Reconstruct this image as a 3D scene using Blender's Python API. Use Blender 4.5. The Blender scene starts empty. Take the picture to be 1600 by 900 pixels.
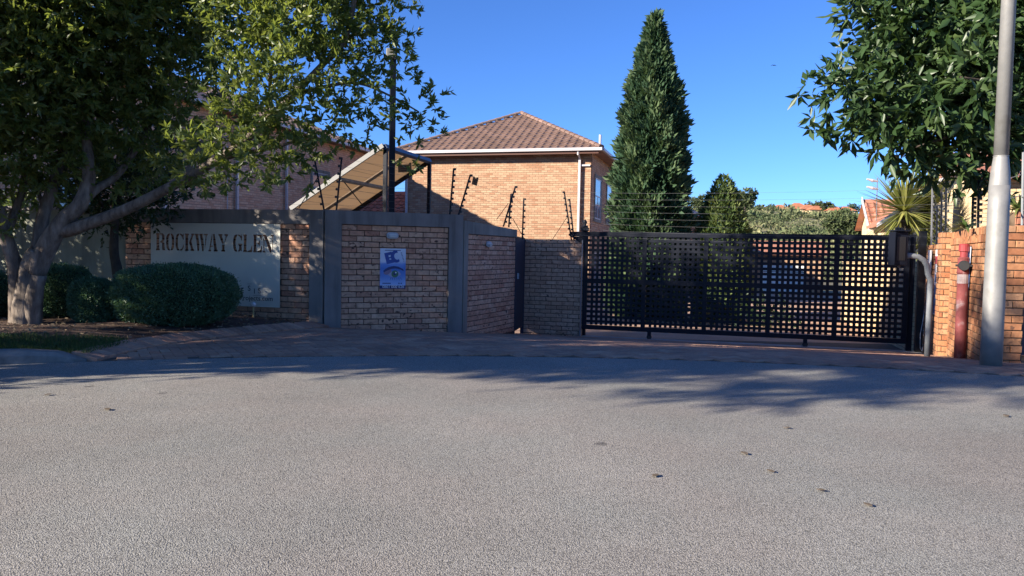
import bpy, bmesh, math, random
import numpy as np
from mathutils import Vector, Matrix

random.seed(7)
RNG = np.random.default_rng(11)
scene = bpy.context.scene
col = scene.collection
R = math.radians

# ------------------------------------------------------------------ camera
F_PX, PITCH, ROLL, CAM_Z = 1190.0, R(2.7), R(1.1), 1.08
CAM = Vector((0, 0, CAM_Z))
_F = Vector((0, math.cos(PITCH), -math.sin(PITCH)))
_Rt = Vector((1, 0, 0))
_U = _Rt.cross(_F)
CX = math.cos(ROLL) * _Rt + math.sin(ROLL) * _U
CY = -math.sin(ROLL) * _Rt + math.cos(ROLL) * _U
cam_d = bpy.data.cameras.new('camera')
cam = bpy.data.objects.new('camera', cam_d)
col.objects.link(cam)
cam_d.sensor_width = 36.0
cam_d.lens = 36.0 * F_PX / 1600.0
cam_d.clip_start, cam_d.clip_end = 0.05, 5000
mw = Matrix((CX, CY, -_F)).transposed().to_4x4()
mw.translation = CAM
cam.matrix_world = mw
scene.camera = cam

# ------------------------------------------------------------------ light
SUN_AZ, SUN_EL = math.atan2(-0.90, -0.43), R(21)      # clockwise from +Y
sdir = Vector((math.sin(SUN_AZ) * math.cos(SUN_EL), math.cos(SUN_AZ) * math.cos(SUN_EL), math.sin(SUN_EL)))
world = bpy.data.worlds.new('World')
scene.world = world
world.use_nodes = True
wt = world.node_tree
sky = wt.nodes.new('ShaderNodeTexSky')
sky.sky_type = 'NISHITA'
sky.sun_disc = False
sky.sun_elevation = SUN_EL
sky.sun_rotation = SUN_AZ % (2 * math.pi)
sky.altitude = 1500
sky.air_density = 1.0
sky.dust_density = 0.1
sky.ozone_density = 4.0
tint = wt.nodes.new('ShaderNodeMix'); tint.data_type = 'RGBA'; tint.blend_type = 'MULTIPLY'
tint.inputs[0].default_value = 1.0; tint.inputs[7].default_value = (.43, .64, 1.0, 1)       # deep dry-winter blue, the whole dome alike
wt.links.new(sky.outputs[0], tint.inputs[6])
wt.links.new(tint.outputs[2], wt.nodes['Background'].inputs[0])
wt.nodes['Background'].inputs[1].default_value = 0.078
sun_d = bpy.data.lights.new('sun', 'SUN')
sun_d.energy = 4.8
sun_d.angle = R(0.5)
sun_d.color = (1.0, 0.90, 0.76)
sun = bpy.data.objects.new('sun', sun_d)
col.objects.link(sun)
sun.rotation_euler = (-sdir).to_track_quat('-Z', 'Y').to_euler()
scene.view_settings.view_transform = 'Standard'
scene.view_settings.look = 'None'
scene.view_settings.exposure = 1.55
scene.view_settings.gamma = 1.0
scene.view_settings.use_curve_mapping = False

# ------------------------------------------------------------------ helpers
UX, UY = 0.963, -0.27            # the complex' own axes: u along the gate, v into the estate
U2 = Vector((UX, UY)); V2 = Vector((0.27, 0.963))

def at(px, py, Y):
    dx, up = px - 800.0, 450.0 - py
    xc = dx * math.cos(ROLL) - up * math.sin(ROLL)
    yc = dx * math.sin(ROLL) + up * math.cos(ROLL)
    d = xc * _Rt + yc * _U + F_PX * _F
    return CAM + d * (Y / d.y)

def gz(x, y):
    v = 0.27 * x + 0.963 * y
    t = v - 9.2
    z = 0.0
    if t > -0.8:
        s = max(t, 0) if abs(t) > 0.8 else (t + 0.8) ** 2 / 3.2
        z = -0.1 * min(s, 6.3) - 0.012 * max(0, min(s, 60) - 6.3)
    return z

def wob(o, c=0):
    return o

class MB:
    """collects shapes, builds one mesh object"""
    def __init__(s):
        s.v, s.f, s.m = [], [], []
    def add(s, vs, fs, mi=0):
        n = len(s.v)
        s.v += [tuple(p) for p in vs]
        s.f += [tuple(i + n for i in f) for f in fs]
        s.m += [mi] * len(fs)
        return s
    def box(s, c, size, ax=(1, 0, 0), up=(0, 0, 1), mi=0):
        ax = Vector(ax).normalized(); up = Vector(up).normalized()
        ay = up.cross(ax).normalized(); c = Vector(c)
        h = [x / 2 for x in size]
        vs = [c + ax * (i * h[0]) + ay * (j * h[1]) + up * (k * h[2]) for i in (-1, 1) for j in (-1, 1) for k in (-1, 1)]
        return s.add(vs, [(0, 1, 3, 2), (4, 6, 7, 5), (0, 4, 5, 1), (2, 3, 7, 6), (0, 2, 6, 4), (1, 5, 7, 3)], mi)
    def wallbox(s, A, B, z0, z1, back, front=0.0, mi=0):
        """box over the plan line A-B; the outside face is to the right of A->B"""
        A, B = Vector(A[:2]), Vector(B[:2])
        d = (B - A).normalized(); n = Vector((d.y, -d.x))
        za0, zb0 = z0 if isinstance(z0, tuple) else (z0, z0)
        za1, zb1 = z1 if isinstance(z1, tuple) else (z1, z1)
        a0, b0, a1, b1 = A + n * front, B + n * front, A - n * back, B - n * back
        vs = [(*a0, za0), (*b0, zb0), (*b0, zb1), (*a0, za1), (*a1, za0), (*b1, zb0), (*b1, zb1), (*a1, za1)]
        return s.add(vs, [(0, 1, 2, 3), (5, 4, 7, 6), (4, 0, 3, 7), (1, 5, 6, 2), (3, 2, 6, 7), (4, 5, 1, 0)], mi)
    def tube(s, pts, rad, seg=8, caps=True, mi=0, lump=0.0):
        pts = [Vector(p) for p in pts]
        if not hasattr(rad, '__len__'): rad = [rad] * len(pts)
        rings = []; nrm = None
        for i, p in enumerate(pts):
            t = (pts[min(i + 1, len(pts) - 1)] - pts[max(i - 1, 0)]).normalized()
            if nrm is None:
                nrm = t.orthogonal().normalized()
            else:
                nrm = (nrm - t * nrm.dot(t)).normalized()
            b = t.cross(nrm)
            ring = []
            for k in range(seg):
                a = 2 * math.pi * k / seg
                r = rad[i] * (1 + lump * math.sin(3 * a + i * .7) + lump * .6 * math.sin(5 * a - i * .4))
                ring.append(p + (nrm * math.cos(a) + b * math.sin(a)) * r)
            rings.append(ring)
        vs = [q for r in rings for q in r]
        fs = []
        for i in range(len(pts) - 1):
            for k in range(seg):
                k2 = (k + 1) % seg
                fs.append((i * seg + k, i * seg + k2, (i + 1) * seg + k2, (i + 1) * seg + k))
        if caps:
            fs.append(tuple(range(seg - 1, -1, -1)))
            fs.append(tuple((len(pts) - 1) * seg + k for k in range(seg)))
        return s.add(vs, fs, mi)
    def lathe(s, base, prof, seg=20, mi=0):
        base = Vector(base)
        vs = [base + Vector((r * math.cos(2 * math.pi * k / seg), r * math.sin(2 * math.pi * k / seg), z)) for r, z in prof for k in range(seg)]
        fs = [(i * seg + k, i * seg + (k + 1) % seg, (i + 1) * seg + (k + 1) % seg, (i + 1) * seg + k) for i in range(len(prof) - 1) for k in range(seg)]
        fs.append(tuple(range(seg - 1, -1, -1)))
        fs.append(tuple((len(prof) - 1) * seg + k for k in range(seg)))
        return s.add(vs, fs, mi)
    def plate(s, poly, O, ax, ay, t, mi=0):
        """polygon in the plane O,ax,ay given thickness t along ax x ay"""
        O, ax, ay = Vector(O), Vector(ax).normalized(), Vector(ay).normalized()
        n = ax.cross(ay); k = len(poly)
        f = [O + ax * x + ay * y + n * t for x, y in poly]; b = [O + ax * x + ay * y for x, y in poly]
        fs = [tuple(range(k)), tuple(range(2 * k - 1, k - 1, -1))]
        fs += [(i, k + i, k + (i + 1) % k, (i + 1) % k) for i in range(k)]
        return s.add(f + b, fs, mi)
    def mesh(s, name, mats, smooth=False, uv=False):
        me = bpy.data.meshes.new(name)
        me.from_pydata(s.v, [], s.f)
        if not isinstance(mats, (list, tuple)): mats = [mats]
        for m in mats: me.materials.append(m)
        if len(mats) > 1: me.polygons.foreach_set('material_index', s.m)
        if uv: metre_uv(me)
        if smooth: me.shade_smooth()
        me.update()
        return me
    def build(s, name, mats, parent=None, smooth=False, uv=False, bevel=0.0):
        o = link(bpy.data.objects.new(name, s.mesh(name, mats, smooth, uv)), parent)
        if bevel:
            m = o.modifiers.new('bevel', 'BEVEL'); m.width = bevel; m.segments = 2; m.limit_method = 'ANGLE'; m.angle_limit = R(35)
        return o

def metre_uv(me):
    uvl = me.uv_layers.new(name='UVMap')
    for p in me.polygons:
        n = p.normal
        if abs(n.z) < 0.75:
            t = Vector((-n.y, n.x, 0)).normalized() if (abs(n.x) + abs(n.y)) > 1e-6 else Vector((1, 0, 0))
            up = n.cross(t)
            for li in p.loop_indices:
                c = me.vertices[me.loops[li].vertex_index].co
                uvl.data[li].uv = (c.dot(t), c.z if abs(n.z) < .1 else c.dot(up))
        else:
            for li in p.loop_indices:
                c = me.vertices[me.loops[li].vertex_index].co
                uvl.data[li].uv = (c.x * UX + c.y * UY, c.x * .27 + c.y * .963)

def link(o, parent=None):
    col.objects.link(o)
    if parent is not None: adopt(o, parent)
    return o

def wmat(o):
    if o.parent is None: return o.matrix_basis
    return wmat(o.parent) @ o.matrix_parent_inverse @ o.matrix_basis

def adopt(o, parent):
    o.parent = parent
    o.matrix_parent_inverse = wmat(parent).inverted()

def tag(o, label, cat, group=None):
    o['label'] = label; o['category'] = cat
    if group: o['group'] = group
    return o

def thing(name, label, cat, loc, group=None):
    o = bpy.data.objects.new(name, None)
    o.empty_display_size = 0.2
    o.location = loc
    col.objects.link(o)
    return tag(o, label, cat, group)

def structure(o):
    o['kind'] = 'structure'; return o

def stuff(o):
    o['kind'] = 'stuff'; return o

# ------------------------------------------------------------------ materials
def mat(name, color, rough=0.6, metal=0.0, spec=None):
    m = bpy.data.materials.new(name); m.use_nodes = True
    b = m.node_tree.nodes['Principled BSDF']
    b.inputs['Base Color'].default_value = (*color, 1)
    b.inputs['Roughness'].default_value = rough
    b.inputs['Metallic'].default_value = metal
    if spec is not None: b.inputs['Specular IOR Level'].default_value = spec
    return m

class NT:
    def __init__(s, m):
        s.t = m.node_tree; s.b = s.t.nodes.get('Principled BSDF')
    def n(s, typ, **kw):
        nd = s.t.nodes.new(typ)
        for k, v in kw.items():
            if k in nd.inputs: nd.inputs[k].default_value = v
            else: setattr(nd, k, v)
        return nd
    def l(s, a, b): s.t.links.new(a, b)
    def noise(s, vec, scale, detail=4, rough=.55, dim=None):
        nd = s.n('ShaderNodeTexNoise'); nd.inputs['Scale'].default_value = scale
        nd.inputs['Detail'].default_value = detail; nd.inputs['Roughness'].default_value = rough
        if vec is not None: s.l(vec, nd.inputs['Vector'])
        return nd.outputs['Fac']
    def ramp(s, fac, stops, interp='LINEAR'):
        r = s.n('ShaderNodeValToRGB'); r.color_ramp.interpolation = interp
        e = r.color_ramp.elements
        while len(e) < len(stops): e.new(0.5)
        for el, (p, c) in zip(e, stops):
            el.position = p; el.color = (*c, 1) if len(c) == 3 else c
        s.l(fac, r.inputs[0]); return r.outputs[0]
    def mix(s, fac, a, b, mode='MIX'):
        m = s.n('ShaderNodeMix', data_type='RGBA', blend_type=mode)
        for sock, val in ((m.inputs[0], fac), (m.inputs[6], a), (m.inputs[7], b)):
            if hasattr(val, 'links'): s.l(val, sock)
            else: sock.default_value = val if not isinstance(val, tuple) or len(val) == 4 else (*val, 1)
        return m.outputs[2]
    def math(s, op, a, b=0.0):
        m = s.n('ShaderNodeMath', operation=op)
        for i, val in enumerate((a, b)):
            if hasattr(val, 'links'): s.l(val, m.inputs[i])
            else: m.inputs[i].default_value = val
        return m.outputs[0]
    def bump(s, h, strength, dist):
        b = s.n('ShaderNodeBump'); b.inputs['Strength'].default_value = strength; b.inputs['Distance'].default_value = dist
        s.l(h, b.inputs['Height']); s.l(b.outputs[0], s.b.inputs['Normal'])
    def col(s, c): s.l(c, s.b.inputs['Base Color'])

def g3(v): return (v, v, v)

def m_brick(name, ramp, blotch=0.55):
    """single face brick: colour by object, mottling and dark kiln marks"""
    m = mat(name, (.3, .2, .15), .85, spec=.25); t = NT(m)
    oi = t.n('ShaderNodeObjectInfo'); tc = t.n('ShaderNodeTexCoord')
    add = t.n('ShaderNodeVectorMath', operation='MULTIPLY_ADD')
    t.l(oi.outputs['Random'], add.inputs[0]); add.inputs[1].default_value = (37, 91, 53); t.l(tc.outputs['Object'], add.inputs[2])
    v = add.outputs[0]
    base = t.ramp(oi.outputs['Random'], ramp)
    mot = t.ramp(t.noise(v, 14, 5), [(.3, g3(.72)), (.7, g3(1.15))])
    c = t.mix(1.0, base, mot, 'MULTIPLY')
    mp = t.n('ShaderNodeMapping'); mp.inputs['Scale'].default_value = (16, 16, 22); t.l(v, mp.inputs[0])
    d = t.ramp(t.noise(mp.outputs[0], 1.0, 2, .4), [(.60, g3(0)), (.68, g3(1))])
    d2 = t.math('MULTIPLY', d, t.ramp(t.noise(oi.outputs['Random'], 400, 0), [(.35, g3(0)), (.6, g3(blotch))]))
    c = t.mix(d2, c, (.045, .032, .03))
    t.col(c); t.bump(t.noise(v, 60, 4), .25, .004)
    return m

M = {}
M['brick_front'] = m_brick('face_brick_tan', [(0, (.60, .33, .215)), (.25, (.66, .41, .275)), (.5, (.52, .28, .185)), (.72, (.62, .35, .225)), (.88, (.46, .22, .145)), (1, (.66, .42, .29))], .9)
M['brick_gate'] = m_brick('face_brick_grey_tan', [(0, (.52, .33, .225)), (.3, (.56, .38, .27)), (.6, (.46, .29, .20)), (.85, (.52, .33, .225)), (1, (.42, .26, .175))], .8)
M['brick_orange'] = m_brick('face_brick_orange', [(0, (.36, .155, .075)), (.3, (.42, .205, .10)), (.55, (.31, .125, .06)), (.8, (.42, .235, .13)), (1, (.27, .10, .05))], .7)
M['brick_red'] = m_brick('brick_red', [(0, (.33, .12, .075)), (.5, (.40, .17, .105)), (1, (.25, .085, .06))], .4)

def m_mortar(name, c):
    m = mat(name, c, .95, spec=.1); t = NT(m)
    tc = t.n('ShaderNodeTexCoord')
    t.col(t.mix(1.0, (*c, 1), t.ramp(t.noise(tc.outputs['Object'], 9), [(.3, g3(.6)), (.7, g3(1.3))]), 'MULTIPLY'))
    return m
M['mortar'] = m_mortar('mortar_dark', (.11, .075, .06))
M['mortar_pale'] = m_mortar('mortar_pale', (.12, .085, .06))

def m_plaster(name, c):
    m = mat(name, c, .88, spec=.2); t = NT(m)
    tc = t.n('ShaderNodeTexCoord'); v = tc.outputs['Object']
    a = t.ramp(t.noise(v, 1.7, 6, .6), [(.3, g3(.82)), (.7, g3(1.12))])
    mp = t.n('ShaderNodeMapping'); mp.inputs['Scale'].default_value = (7, 7, .8); t.l(v, mp.inputs[0])
    st = t.ramp(t.noise(mp.outputs[0], 1, 4), [(.33, g3(.72)), (.5, g3(.98)), (.7, g3(1.08))])
    t.col(t.mix(1, t.mix(1, (*c, 1), a, 'MULTIPLY'), st, 'MULTIPLY'))
    t.bump(t.noise(v, 70, 5), .25, .004)
    return m
M['plaster'] = m_plaster('plaster_grey', (.225, .205, .195))
M['plaster_warm'] = m_plaster('plaster_taupe', (.27, .245, .21))
M['cream'] = m_plaster('plaster_cream', (.62, .49, .31))
M['white'] = m_plaster('paint_white', (.74, .73, .70))
M['surround'] = m_plaster('plaster_surround', (.21, .205, .18))

def m_housebrick(name, c1, c2, c3, mortar):
    m = mat(name, c1, .88, spec=.2); t = NT(m)
    uv = t.n('ShaderNodeUVMap', uv_map='UVMap')
    b = t.n('ShaderNodeTexBrick')
    for k, val in (('Scale', 1.0), ('Mortar Size', .007), ('Mortar Smooth', .2), ('Bias', 0.0), ('Brick Width', .232), ('Row Height', .085)):
        b.inputs[k].default_value = val
    b.inputs['Color1'].default_value = (0, 0, 0, 1); b.inputs['Color2'].default_value = (1, 1, 1, 1); b.inputs['Mortar'].default_value = (.5, .5, .5, 1)
    t.l(uv.outputs[0], b.inputs['Vector'])
    big = t.noise(uv.outputs[0], 1.4, 4)
    sel = t.math('ADD', t.math('MULTIPLY', b.outputs['Color'], .75), t.math('MULTIPLY', big, .5))
    c = t.ramp(sel, [(.15, c1), (.5, c2), (.85, c3), (1, c2)])
    fin = t.ramp(t.noise(uv.outputs[0], 30, 4), [(.3, g3(.8)), (.7, g3(1.12))])
    c = t.mix(1, c, fin, 'MULTIPLY')
    c = t.mix(b.outputs['Fac'], c, (*mortar, 1))
    t.col(c)
    inv = t.math('SUBTRACT', 1.0, b.outputs['Fac'])
    t.bump(inv, .8, .012)
    return m
M['house_brick'] = m_housebrick('house_brick_tan', (.31, .155, .09), (.385, .225, .14), (.45, .305, .195), (.22, .155, .10))
M['house_brick_red'] = m_housebrick('house_brick_pink', (.52, .27, .165), (.62, .37, .24), (.68, .46, .31), (.34, .22, .15))
M['boundary_brick'] = m_housebrick('boundary_brick_sand', (.50, .33, .18), (.60, .44, .26), (.66, .50, .30), (.30, .22, .14))

def m_tile(name, c):
    m = mat(name, c, .8, spec=.3); t = NT(m)
    oi = t.n('ShaderNodeObjectInfo'); tc = t.n('ShaderNodeTexCoord')
    k = t.ramp(oi.outputs['Random'], [(0, g3(.78)), (1, g3(1.18))])
    k2 = t.ramp(t.noise(tc.outputs['Object'], 5, 5), [(.3, g3(.8)), (.7, g3(1.1))])
    t.col(t.mix(1, t.mix(1, (*c, 1), k, 'MULTIPLY'), k2, 'MULTIPLY'))
    return m
M['tile'] = m_tile('roof_tile_terracotta', (.19, .122, .098))
M['tile_red'] = m_tile('roof_tile_red', (.40, .17, .11))
M['tile_grey'] = m_tile('roof_tile_weathered', (.19, .135, .115))

M['white_metal'] = mat('gutter_white', (.46, .445, .45), .45)
M['navy'] = mat('steel_navy_black', (.005, .007, .014), .55, .0, .25)
M['navy_frame'] = mat('steel_blue_grey', (.035, .055, .10), .4)
M['black'] = mat('black_plastic', (.012, .012, .013), .5)
M['grey_steel'] = mat('galvanised_grey', (.30, .30, .31), .45, .7)
M['glass'] = mat('window_glass', (.16, .20, .26), .06, .0, .9)
M['door_navy'] = mat('door_navy', (.012, .020, .05), .4)
M['bulkhead'] = mat('bulkhead_grey', (.42, .44, .47), .5)
M['lens'] = mat('lamp_lens', (.55, .58, .6), .25)
M['wire'] = mat('fence_wire', (.14, .14, .15), .6, .3)
M['brown_sign'] = mat('warning_sign_brown', (.20, .085, .02), .6)
M['brown_print'] = mat('warning_print', (.07, .02, .008), .6)

def m_noise(name, stops, scale, rough=.8, bump=0.0, bscale=40, coords='Object', metal=0.0, detail=6):
    m = mat(name, stops[0][1], rough, metal, .3); t = NT(m)
    tc = t.n('ShaderNodeTexCoord')
    t.col(t.ramp(t.noise(tc.outputs[coords], scale, detail, .6), stops))
    if bump: t.bump(t.noise(tc.outputs[coords], bscale, 5), bump, .01)
    return m
M['galv'] = m_noise('galvanised_pole', [(.3, (.17, .17, .168)), (.55, (.24, .237, .23)), (.7, (.18, .172, .16))], 3.0, .55, .1, 60, metal=.25)
M['pole_steel'] = m_noise('painted_grey_pole', [(.3, (.16, .175, .19)), (.7, (.24, .255, .265))], 4.0, .5)
M['hydrant_red'] = m_noise('hydrant_faded_red', [(.42, (.15, .035, .035)), (.58, (.20, .055, .055)), (.68, (.30, .20, .20)), (.85, (.36, .30, .30))], 4.5, .75)
M['hydrant_cap'] = m_noise('hydrant_cap_red', [(.3, (.27, .04, .045)), (.7, (.20, .03, .035))], 5.0, .55)
M['hydrant_dark'] = mat('hydrant_oxblood', (.13, .03, .03), .7)
M['hydrant_band'] = m_noise('hydrant_white_band', [(.35, (.30, .20, .20)), (.6, (.36, .31, .31))], 14, .8)
M['concrete'] = m_noise('kerb_concrete', [(.3, (.12, .11, .10)), (.6, (.21, .195, .18)), (.75, (.28, .26, .24))], 7, .9, .5, 50)
M['track'] = m_noise('track_concrete', [(.3, (.22, .20, .18)), (.7, (.36, .33, .29))], 4, .9, .4, 50)
M['soil'] = m_noise('soil', [(.3, (.045, .026, .018)), (.55, (.085, .05, .035)), (.75, (.12, .085, .06))], 6, .95, .9, 25)
M['verge'] = m_noise('dry_ground', [(.3, (.10, .085, .05)), (.55, (.14, .12, .07)), (.75, (.09, .11, .05))], .6, .95, .6, 6)
M['sand'] = m_noise('jointing_sand', [(.3, (.055, .045, .038)), (.7, (.11, .09, .07))], 8, .95)
M['bark'] = mat('bark_smooth_grey', (.2, .16, .13), .9, spec=.15); _t = NT(M['bark'])
_tc = _t.n('ShaderNodeTexCoord'); _mp = _t.n('ShaderNodeMapping'); _mp.inputs['Scale'].default_value = (9, 9, 2.2); _t.l(_tc.outputs['Object'], _mp.inputs[0])
_n1 = _t.noise(_mp.outputs[0], 1.6, 7, .65); _n2 = _t.noise(_tc.outputs['Object'], 3.2, 4)
_t.col(_t.mix(1, _t.ramp(_n1, [(.30, (.07, .055, .045)), (.48, (.15, .122, .10)), (.70, (.24, .20, .165))]), _t.ramp(_n2, [(.3, g3(.7)), (.7, g3(1.2))]), 'MULTIPLY'))
_t.bump(_n1, .9, .03)
M['bark_dark'] = m_noise('bark_dark', [(.3, (.045, .036, .03)), (.7, (.09, .07, .055))], 8, .9, .6, 20)

def m_paver():
    m = mat('clay_paver', (.2, .14, .1), .9, spec=.2); t = NT(m)
    oi = t.n('ShaderNodeObjectInfo'); ge = t.n('ShaderNodeNewGeometry'); tc = t.n('ShaderNodeTexCoord')
    at_ = t.n('ShaderNodeAttribute', attribute_name='rnd')
    r = t.math('FRACT', t.math('ADD', at_.outputs['Fac'], t.math('MULTIPLY', oi.outputs['Random'], 1.0)))
    base = t.ramp(r, [(0, (.33, .20, .14)), (.3, (.42, .26, .18)), (.55, (.28, .175, .13)), (.8, (.40, .215, .14)), (1, (.45, .30, .21))])
    k = t.ramp(t.noise(ge.outputs['Position'], 1.1, 5), [(.3, g3(.75)), (.7, g3(1.15))])
    k2 = t.ramp(t.noise(ge.outputs['Position'], 26, 4), [(.3, g3(.78)), (.7, g3(1.12))])
    t.col(t.mix(1, t.mix(1, base, k, 'MULTIPLY'), k2, 'MULTIPLY'))
    t.bump(t.noise(ge.outputs['Position'], 70, 4), .3, .004)
    return m
M['paver'] = m_paver()

def m_asphalt():
    m = mat('asphalt_worn', (.1, .1, .1), .88, spec=.3); t = NT(m)
    ge = t.n('ShaderNodeNewGeometry'); p = ge.outputs['Position']
    v = t.n('ShaderNodeTexVoronoi'); v.inputs['Scale'].default_value = 175; t.l(p, v.inputs['Vector'])
    stone = t.ramp(v.outputs['Color'], [(0, (.205, .195, .173)), (.35, (.262, .25, .222)), (.7, (.322, .308, .274)), (.93, (.39, .374, .335)), (1, (.50, .48, .435))])
    gap = t.ramp(v.outputs['Distance'], [(.3, g3(1.12)), (.75, g3(.45))])
    c = t.mix(1, stone, gap, 'MULTIPLY')
    fine = t.ramp(t.noise(p, 330, 3), [(.3, g3(.80)), (.7, g3(1.2))])
    c = t.mix(1, c, fine, 'MULTIPLY')
    big = t.ramp(t.noise(p, .38, 7, .66), [(.3, g3(.80)), (.7, g3(1.17))])
    c = t.mix(1, c, big, 'MULTIPLY')
    tint = t.ramp(t.noise(p, .9, 3), [(.35, (1.03, .98, .965)), (.65, (.985, 1.0, 1.0))])
    c = t.mix(1, c, tint, 'MULTIPLY')
    # oil spots with a shape of their own
    sp = t.n('ShaderNodeTexVoronoi'); sp.inputs['Scale'].default_value = 1.35
    w = t.n('ShaderNodeVectorMath', operation='ADD'); t.l(p, w.inputs[0])
    ns = t.n('ShaderNodeTexNoise'); ns.inputs['Scale'].default_value = 9; t.l(p, ns.inputs['Vector'])
    sc = t.n('ShaderNodeVectorMath', operation='SCALE'); t.l(ns.outputs['Color'], sc.inputs[0]); sc.inputs['Scale'].default_value = .06
    t.l(sc.outputs[0], w.inputs[1]); t.l(w.outputs[0], sp.inputs['Vector'])
    spot = t.ramp(sp.outputs['Distance'], [(.035, g3(1)), (.06, g3(0))])
    pick = t.ramp(sp.outputs['Color'], [(.28, g3(0)), (.36, g3(.62))])
    c = t.mix(t.math('MULTIPLY', spot, pick), c, (.045, .042, .042))
    t.col(c)
    h = t.math('ADD', t.math('MULTIPLY', v.outputs['Distance'], -1.0), t.noise(p, 240, 2))
    t.bump(h, .55, .006)
    return m
M['asphalt'] = m_asphalt()

def m_leaf(name, dark, mid, light, trans=(.30, .42, .06), tfac=.35, rough=.42, spec=.45):
    m = bpy.data.materials.new(name); m.use_nodes = True; t = NT(m)
    a = t.n('ShaderNodeAttribute', attribute_name='rnd')
    c = t.ramp(a.outputs['Fac'], [(0, dark), (.5, mid), (.9, light), (1, tuple(x * 1.25 for x in light))])
    t.col(c); t.b.inputs['Roughness'].default_value = rough; t.b.inputs['Specular IOR Level'].default_value = spec
    tr = t.n('ShaderNodeBsdfTranslucent')
    t.l(t.mix(.6, c, (*trans, 1)), tr.inputs[0])
    mx = t.n('ShaderNodeMixShader'); mx.inputs[0].default_value = tfac
    t.l(t.b.outputs[0], mx.inputs[1]); t.l(tr.outputs[0], mx.inputs[2])
    t.l(mx.outputs[0], t.t.nodes['Material Output'].inputs[0])
    return m
M['leaf_street'] = m_leaf('leaf_olive', (.042, .078, .022), (.078, .115, .03), (.145, .165, .045), (.36, .43, .06), .42)
M['leaf_dark'] = m_leaf('leaf_deep_green', (.015, .03, .012), (.025, .05, .018), (.04, .07, .022), (.1, .18, .03), .2)
M['leaf_broad'] = m_leaf('leaf_broad_glossy', (.022, .048, .016), (.036, .07, .024), (.065, .10, .034), (.14, .24, .04), .22, .42, .4)
M['leaf_bush'] = m_leaf('leaf_box_hedge', (.04, .095, .055), (.065, .135, .075), (.11, .18, .09), (.14, .26, .07), .25)
M['leaf_conifer'] = m_leaf('leaf_cypress', (.022, .055, .03), (.045, .09, .045), (.095, .135, .062), (.12, .2, .06), .2, .6, .25)
M['leaf_conifer_y'] = m_leaf('leaf_cypress_golden', (.045, .08, .026), (.075, .115, .035), (.125, .155, .05), (.2, .24, .05), .25, .6, .25)
M['leaf_yucca'] = m_leaf('leaf_yucca', (.12, .145, .035), (.20, .21, .055), (.32, .31, .10), (.4, .42, .1), .25, .4)
M['leaf_strap'] = m_leaf('leaf_strap', (.05, .09, .025), (.09, .14, .04), (.16, .19, .06), (.3, .36, .08), .3)
M['leaf_far'] = m_leaf('leaf_far', (.045, .065, .032), (.07, .095, .042), (.11, .125, .055), (.1, .15, .05), .15, .8, .1)
M['leaf_hill'] = m_leaf('leaf_hillside', (.055, .08, .04), (.12, .14, .07), (.21, .205, .11), (.15, .18, .07), .12, .9, .05)
M['grass'] = m_leaf('grass_blade', (.03, .06, .018), (.05, .085, .026), (.095, .115, .04), (.15, .24, .05), .3, .6, .2)
M['dry_leaf'] = m_leaf('dry_leaf', (.14, .11, .08), (.17, .135, .095), (.22, .17, .11), (.2, .14, .08), .1, .8, .1)
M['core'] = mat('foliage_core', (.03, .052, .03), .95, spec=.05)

# ------------------------------------------------------------------ foliage makers
def leaf_mesh(name, P, D, L, W, material, rng, fold=.25, droop=0.0, rnd=None):
    """each leaf is a folded six point blade from P along D"""
    n = len(P)
    D = D / (np.linalg.norm(D, axis=1, keepdims=True) + 1e-9)
    rv = rng.normal(size=(n, 3))
    S = np.cross(D, rv); S /= (np.linalg.norm(S, axis=1, keepdims=True) + 1e-9)
    N = np.cross(S, D)
    L = np.broadcast_to(np.asarray(L, float).reshape(-1, 1), (n, 1)); W = np.broadcast_to(np.asarray(W, float).reshape(-1, 1), (n, 1))
    dz = np.zeros((n, 3)); dz[:, 2] = -droop
    v = np.empty((n, 4, 3))
    v[:, 0] = P
    v[:, 1] = P + D * L * .5 + S * W * .5 + N * W * fold + dz * L * .25
    v[:, 2] = P + D * L + dz * L
    v[:, 3] = P + D * L * .5 - S * W * .5 + N * W * fold + dz * L * .25
    me = bpy.data.meshes.new(name)
    me.vertices.add(n * 4); me.vertices.foreach_set('co', v.ravel())
    b = (np.arange(n) * 4).reshape(-1, 1)
    tri = np.hstack([b, b + 1, b + 2, b, b + 2, b + 3]).astype(np.int32).ravel()
    me.loops.add(n * 6); me.loops.foreach_set('vertex_index', tri)
    me.polygons.add(n * 2); me.polygons.foreach_set('loop_start', np.arange(n * 2, dtype=np.int32) * 3)
    if rnd is None: rnd = rng.random(n)
    at_ = me.attributes.new('rnd', 'FLOAT', 'POINT'); at_.data.foreach_set('value', np.repeat(rnd, 4).astype(np.float32))
    me.materials.append(material); me.update(calc_edges=True)
    return me

def unit(rng, n):
    d = rng.normal(size=(n, 3)); return d / np.linalg.norm(d, axis=1, keepdims=True)

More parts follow.
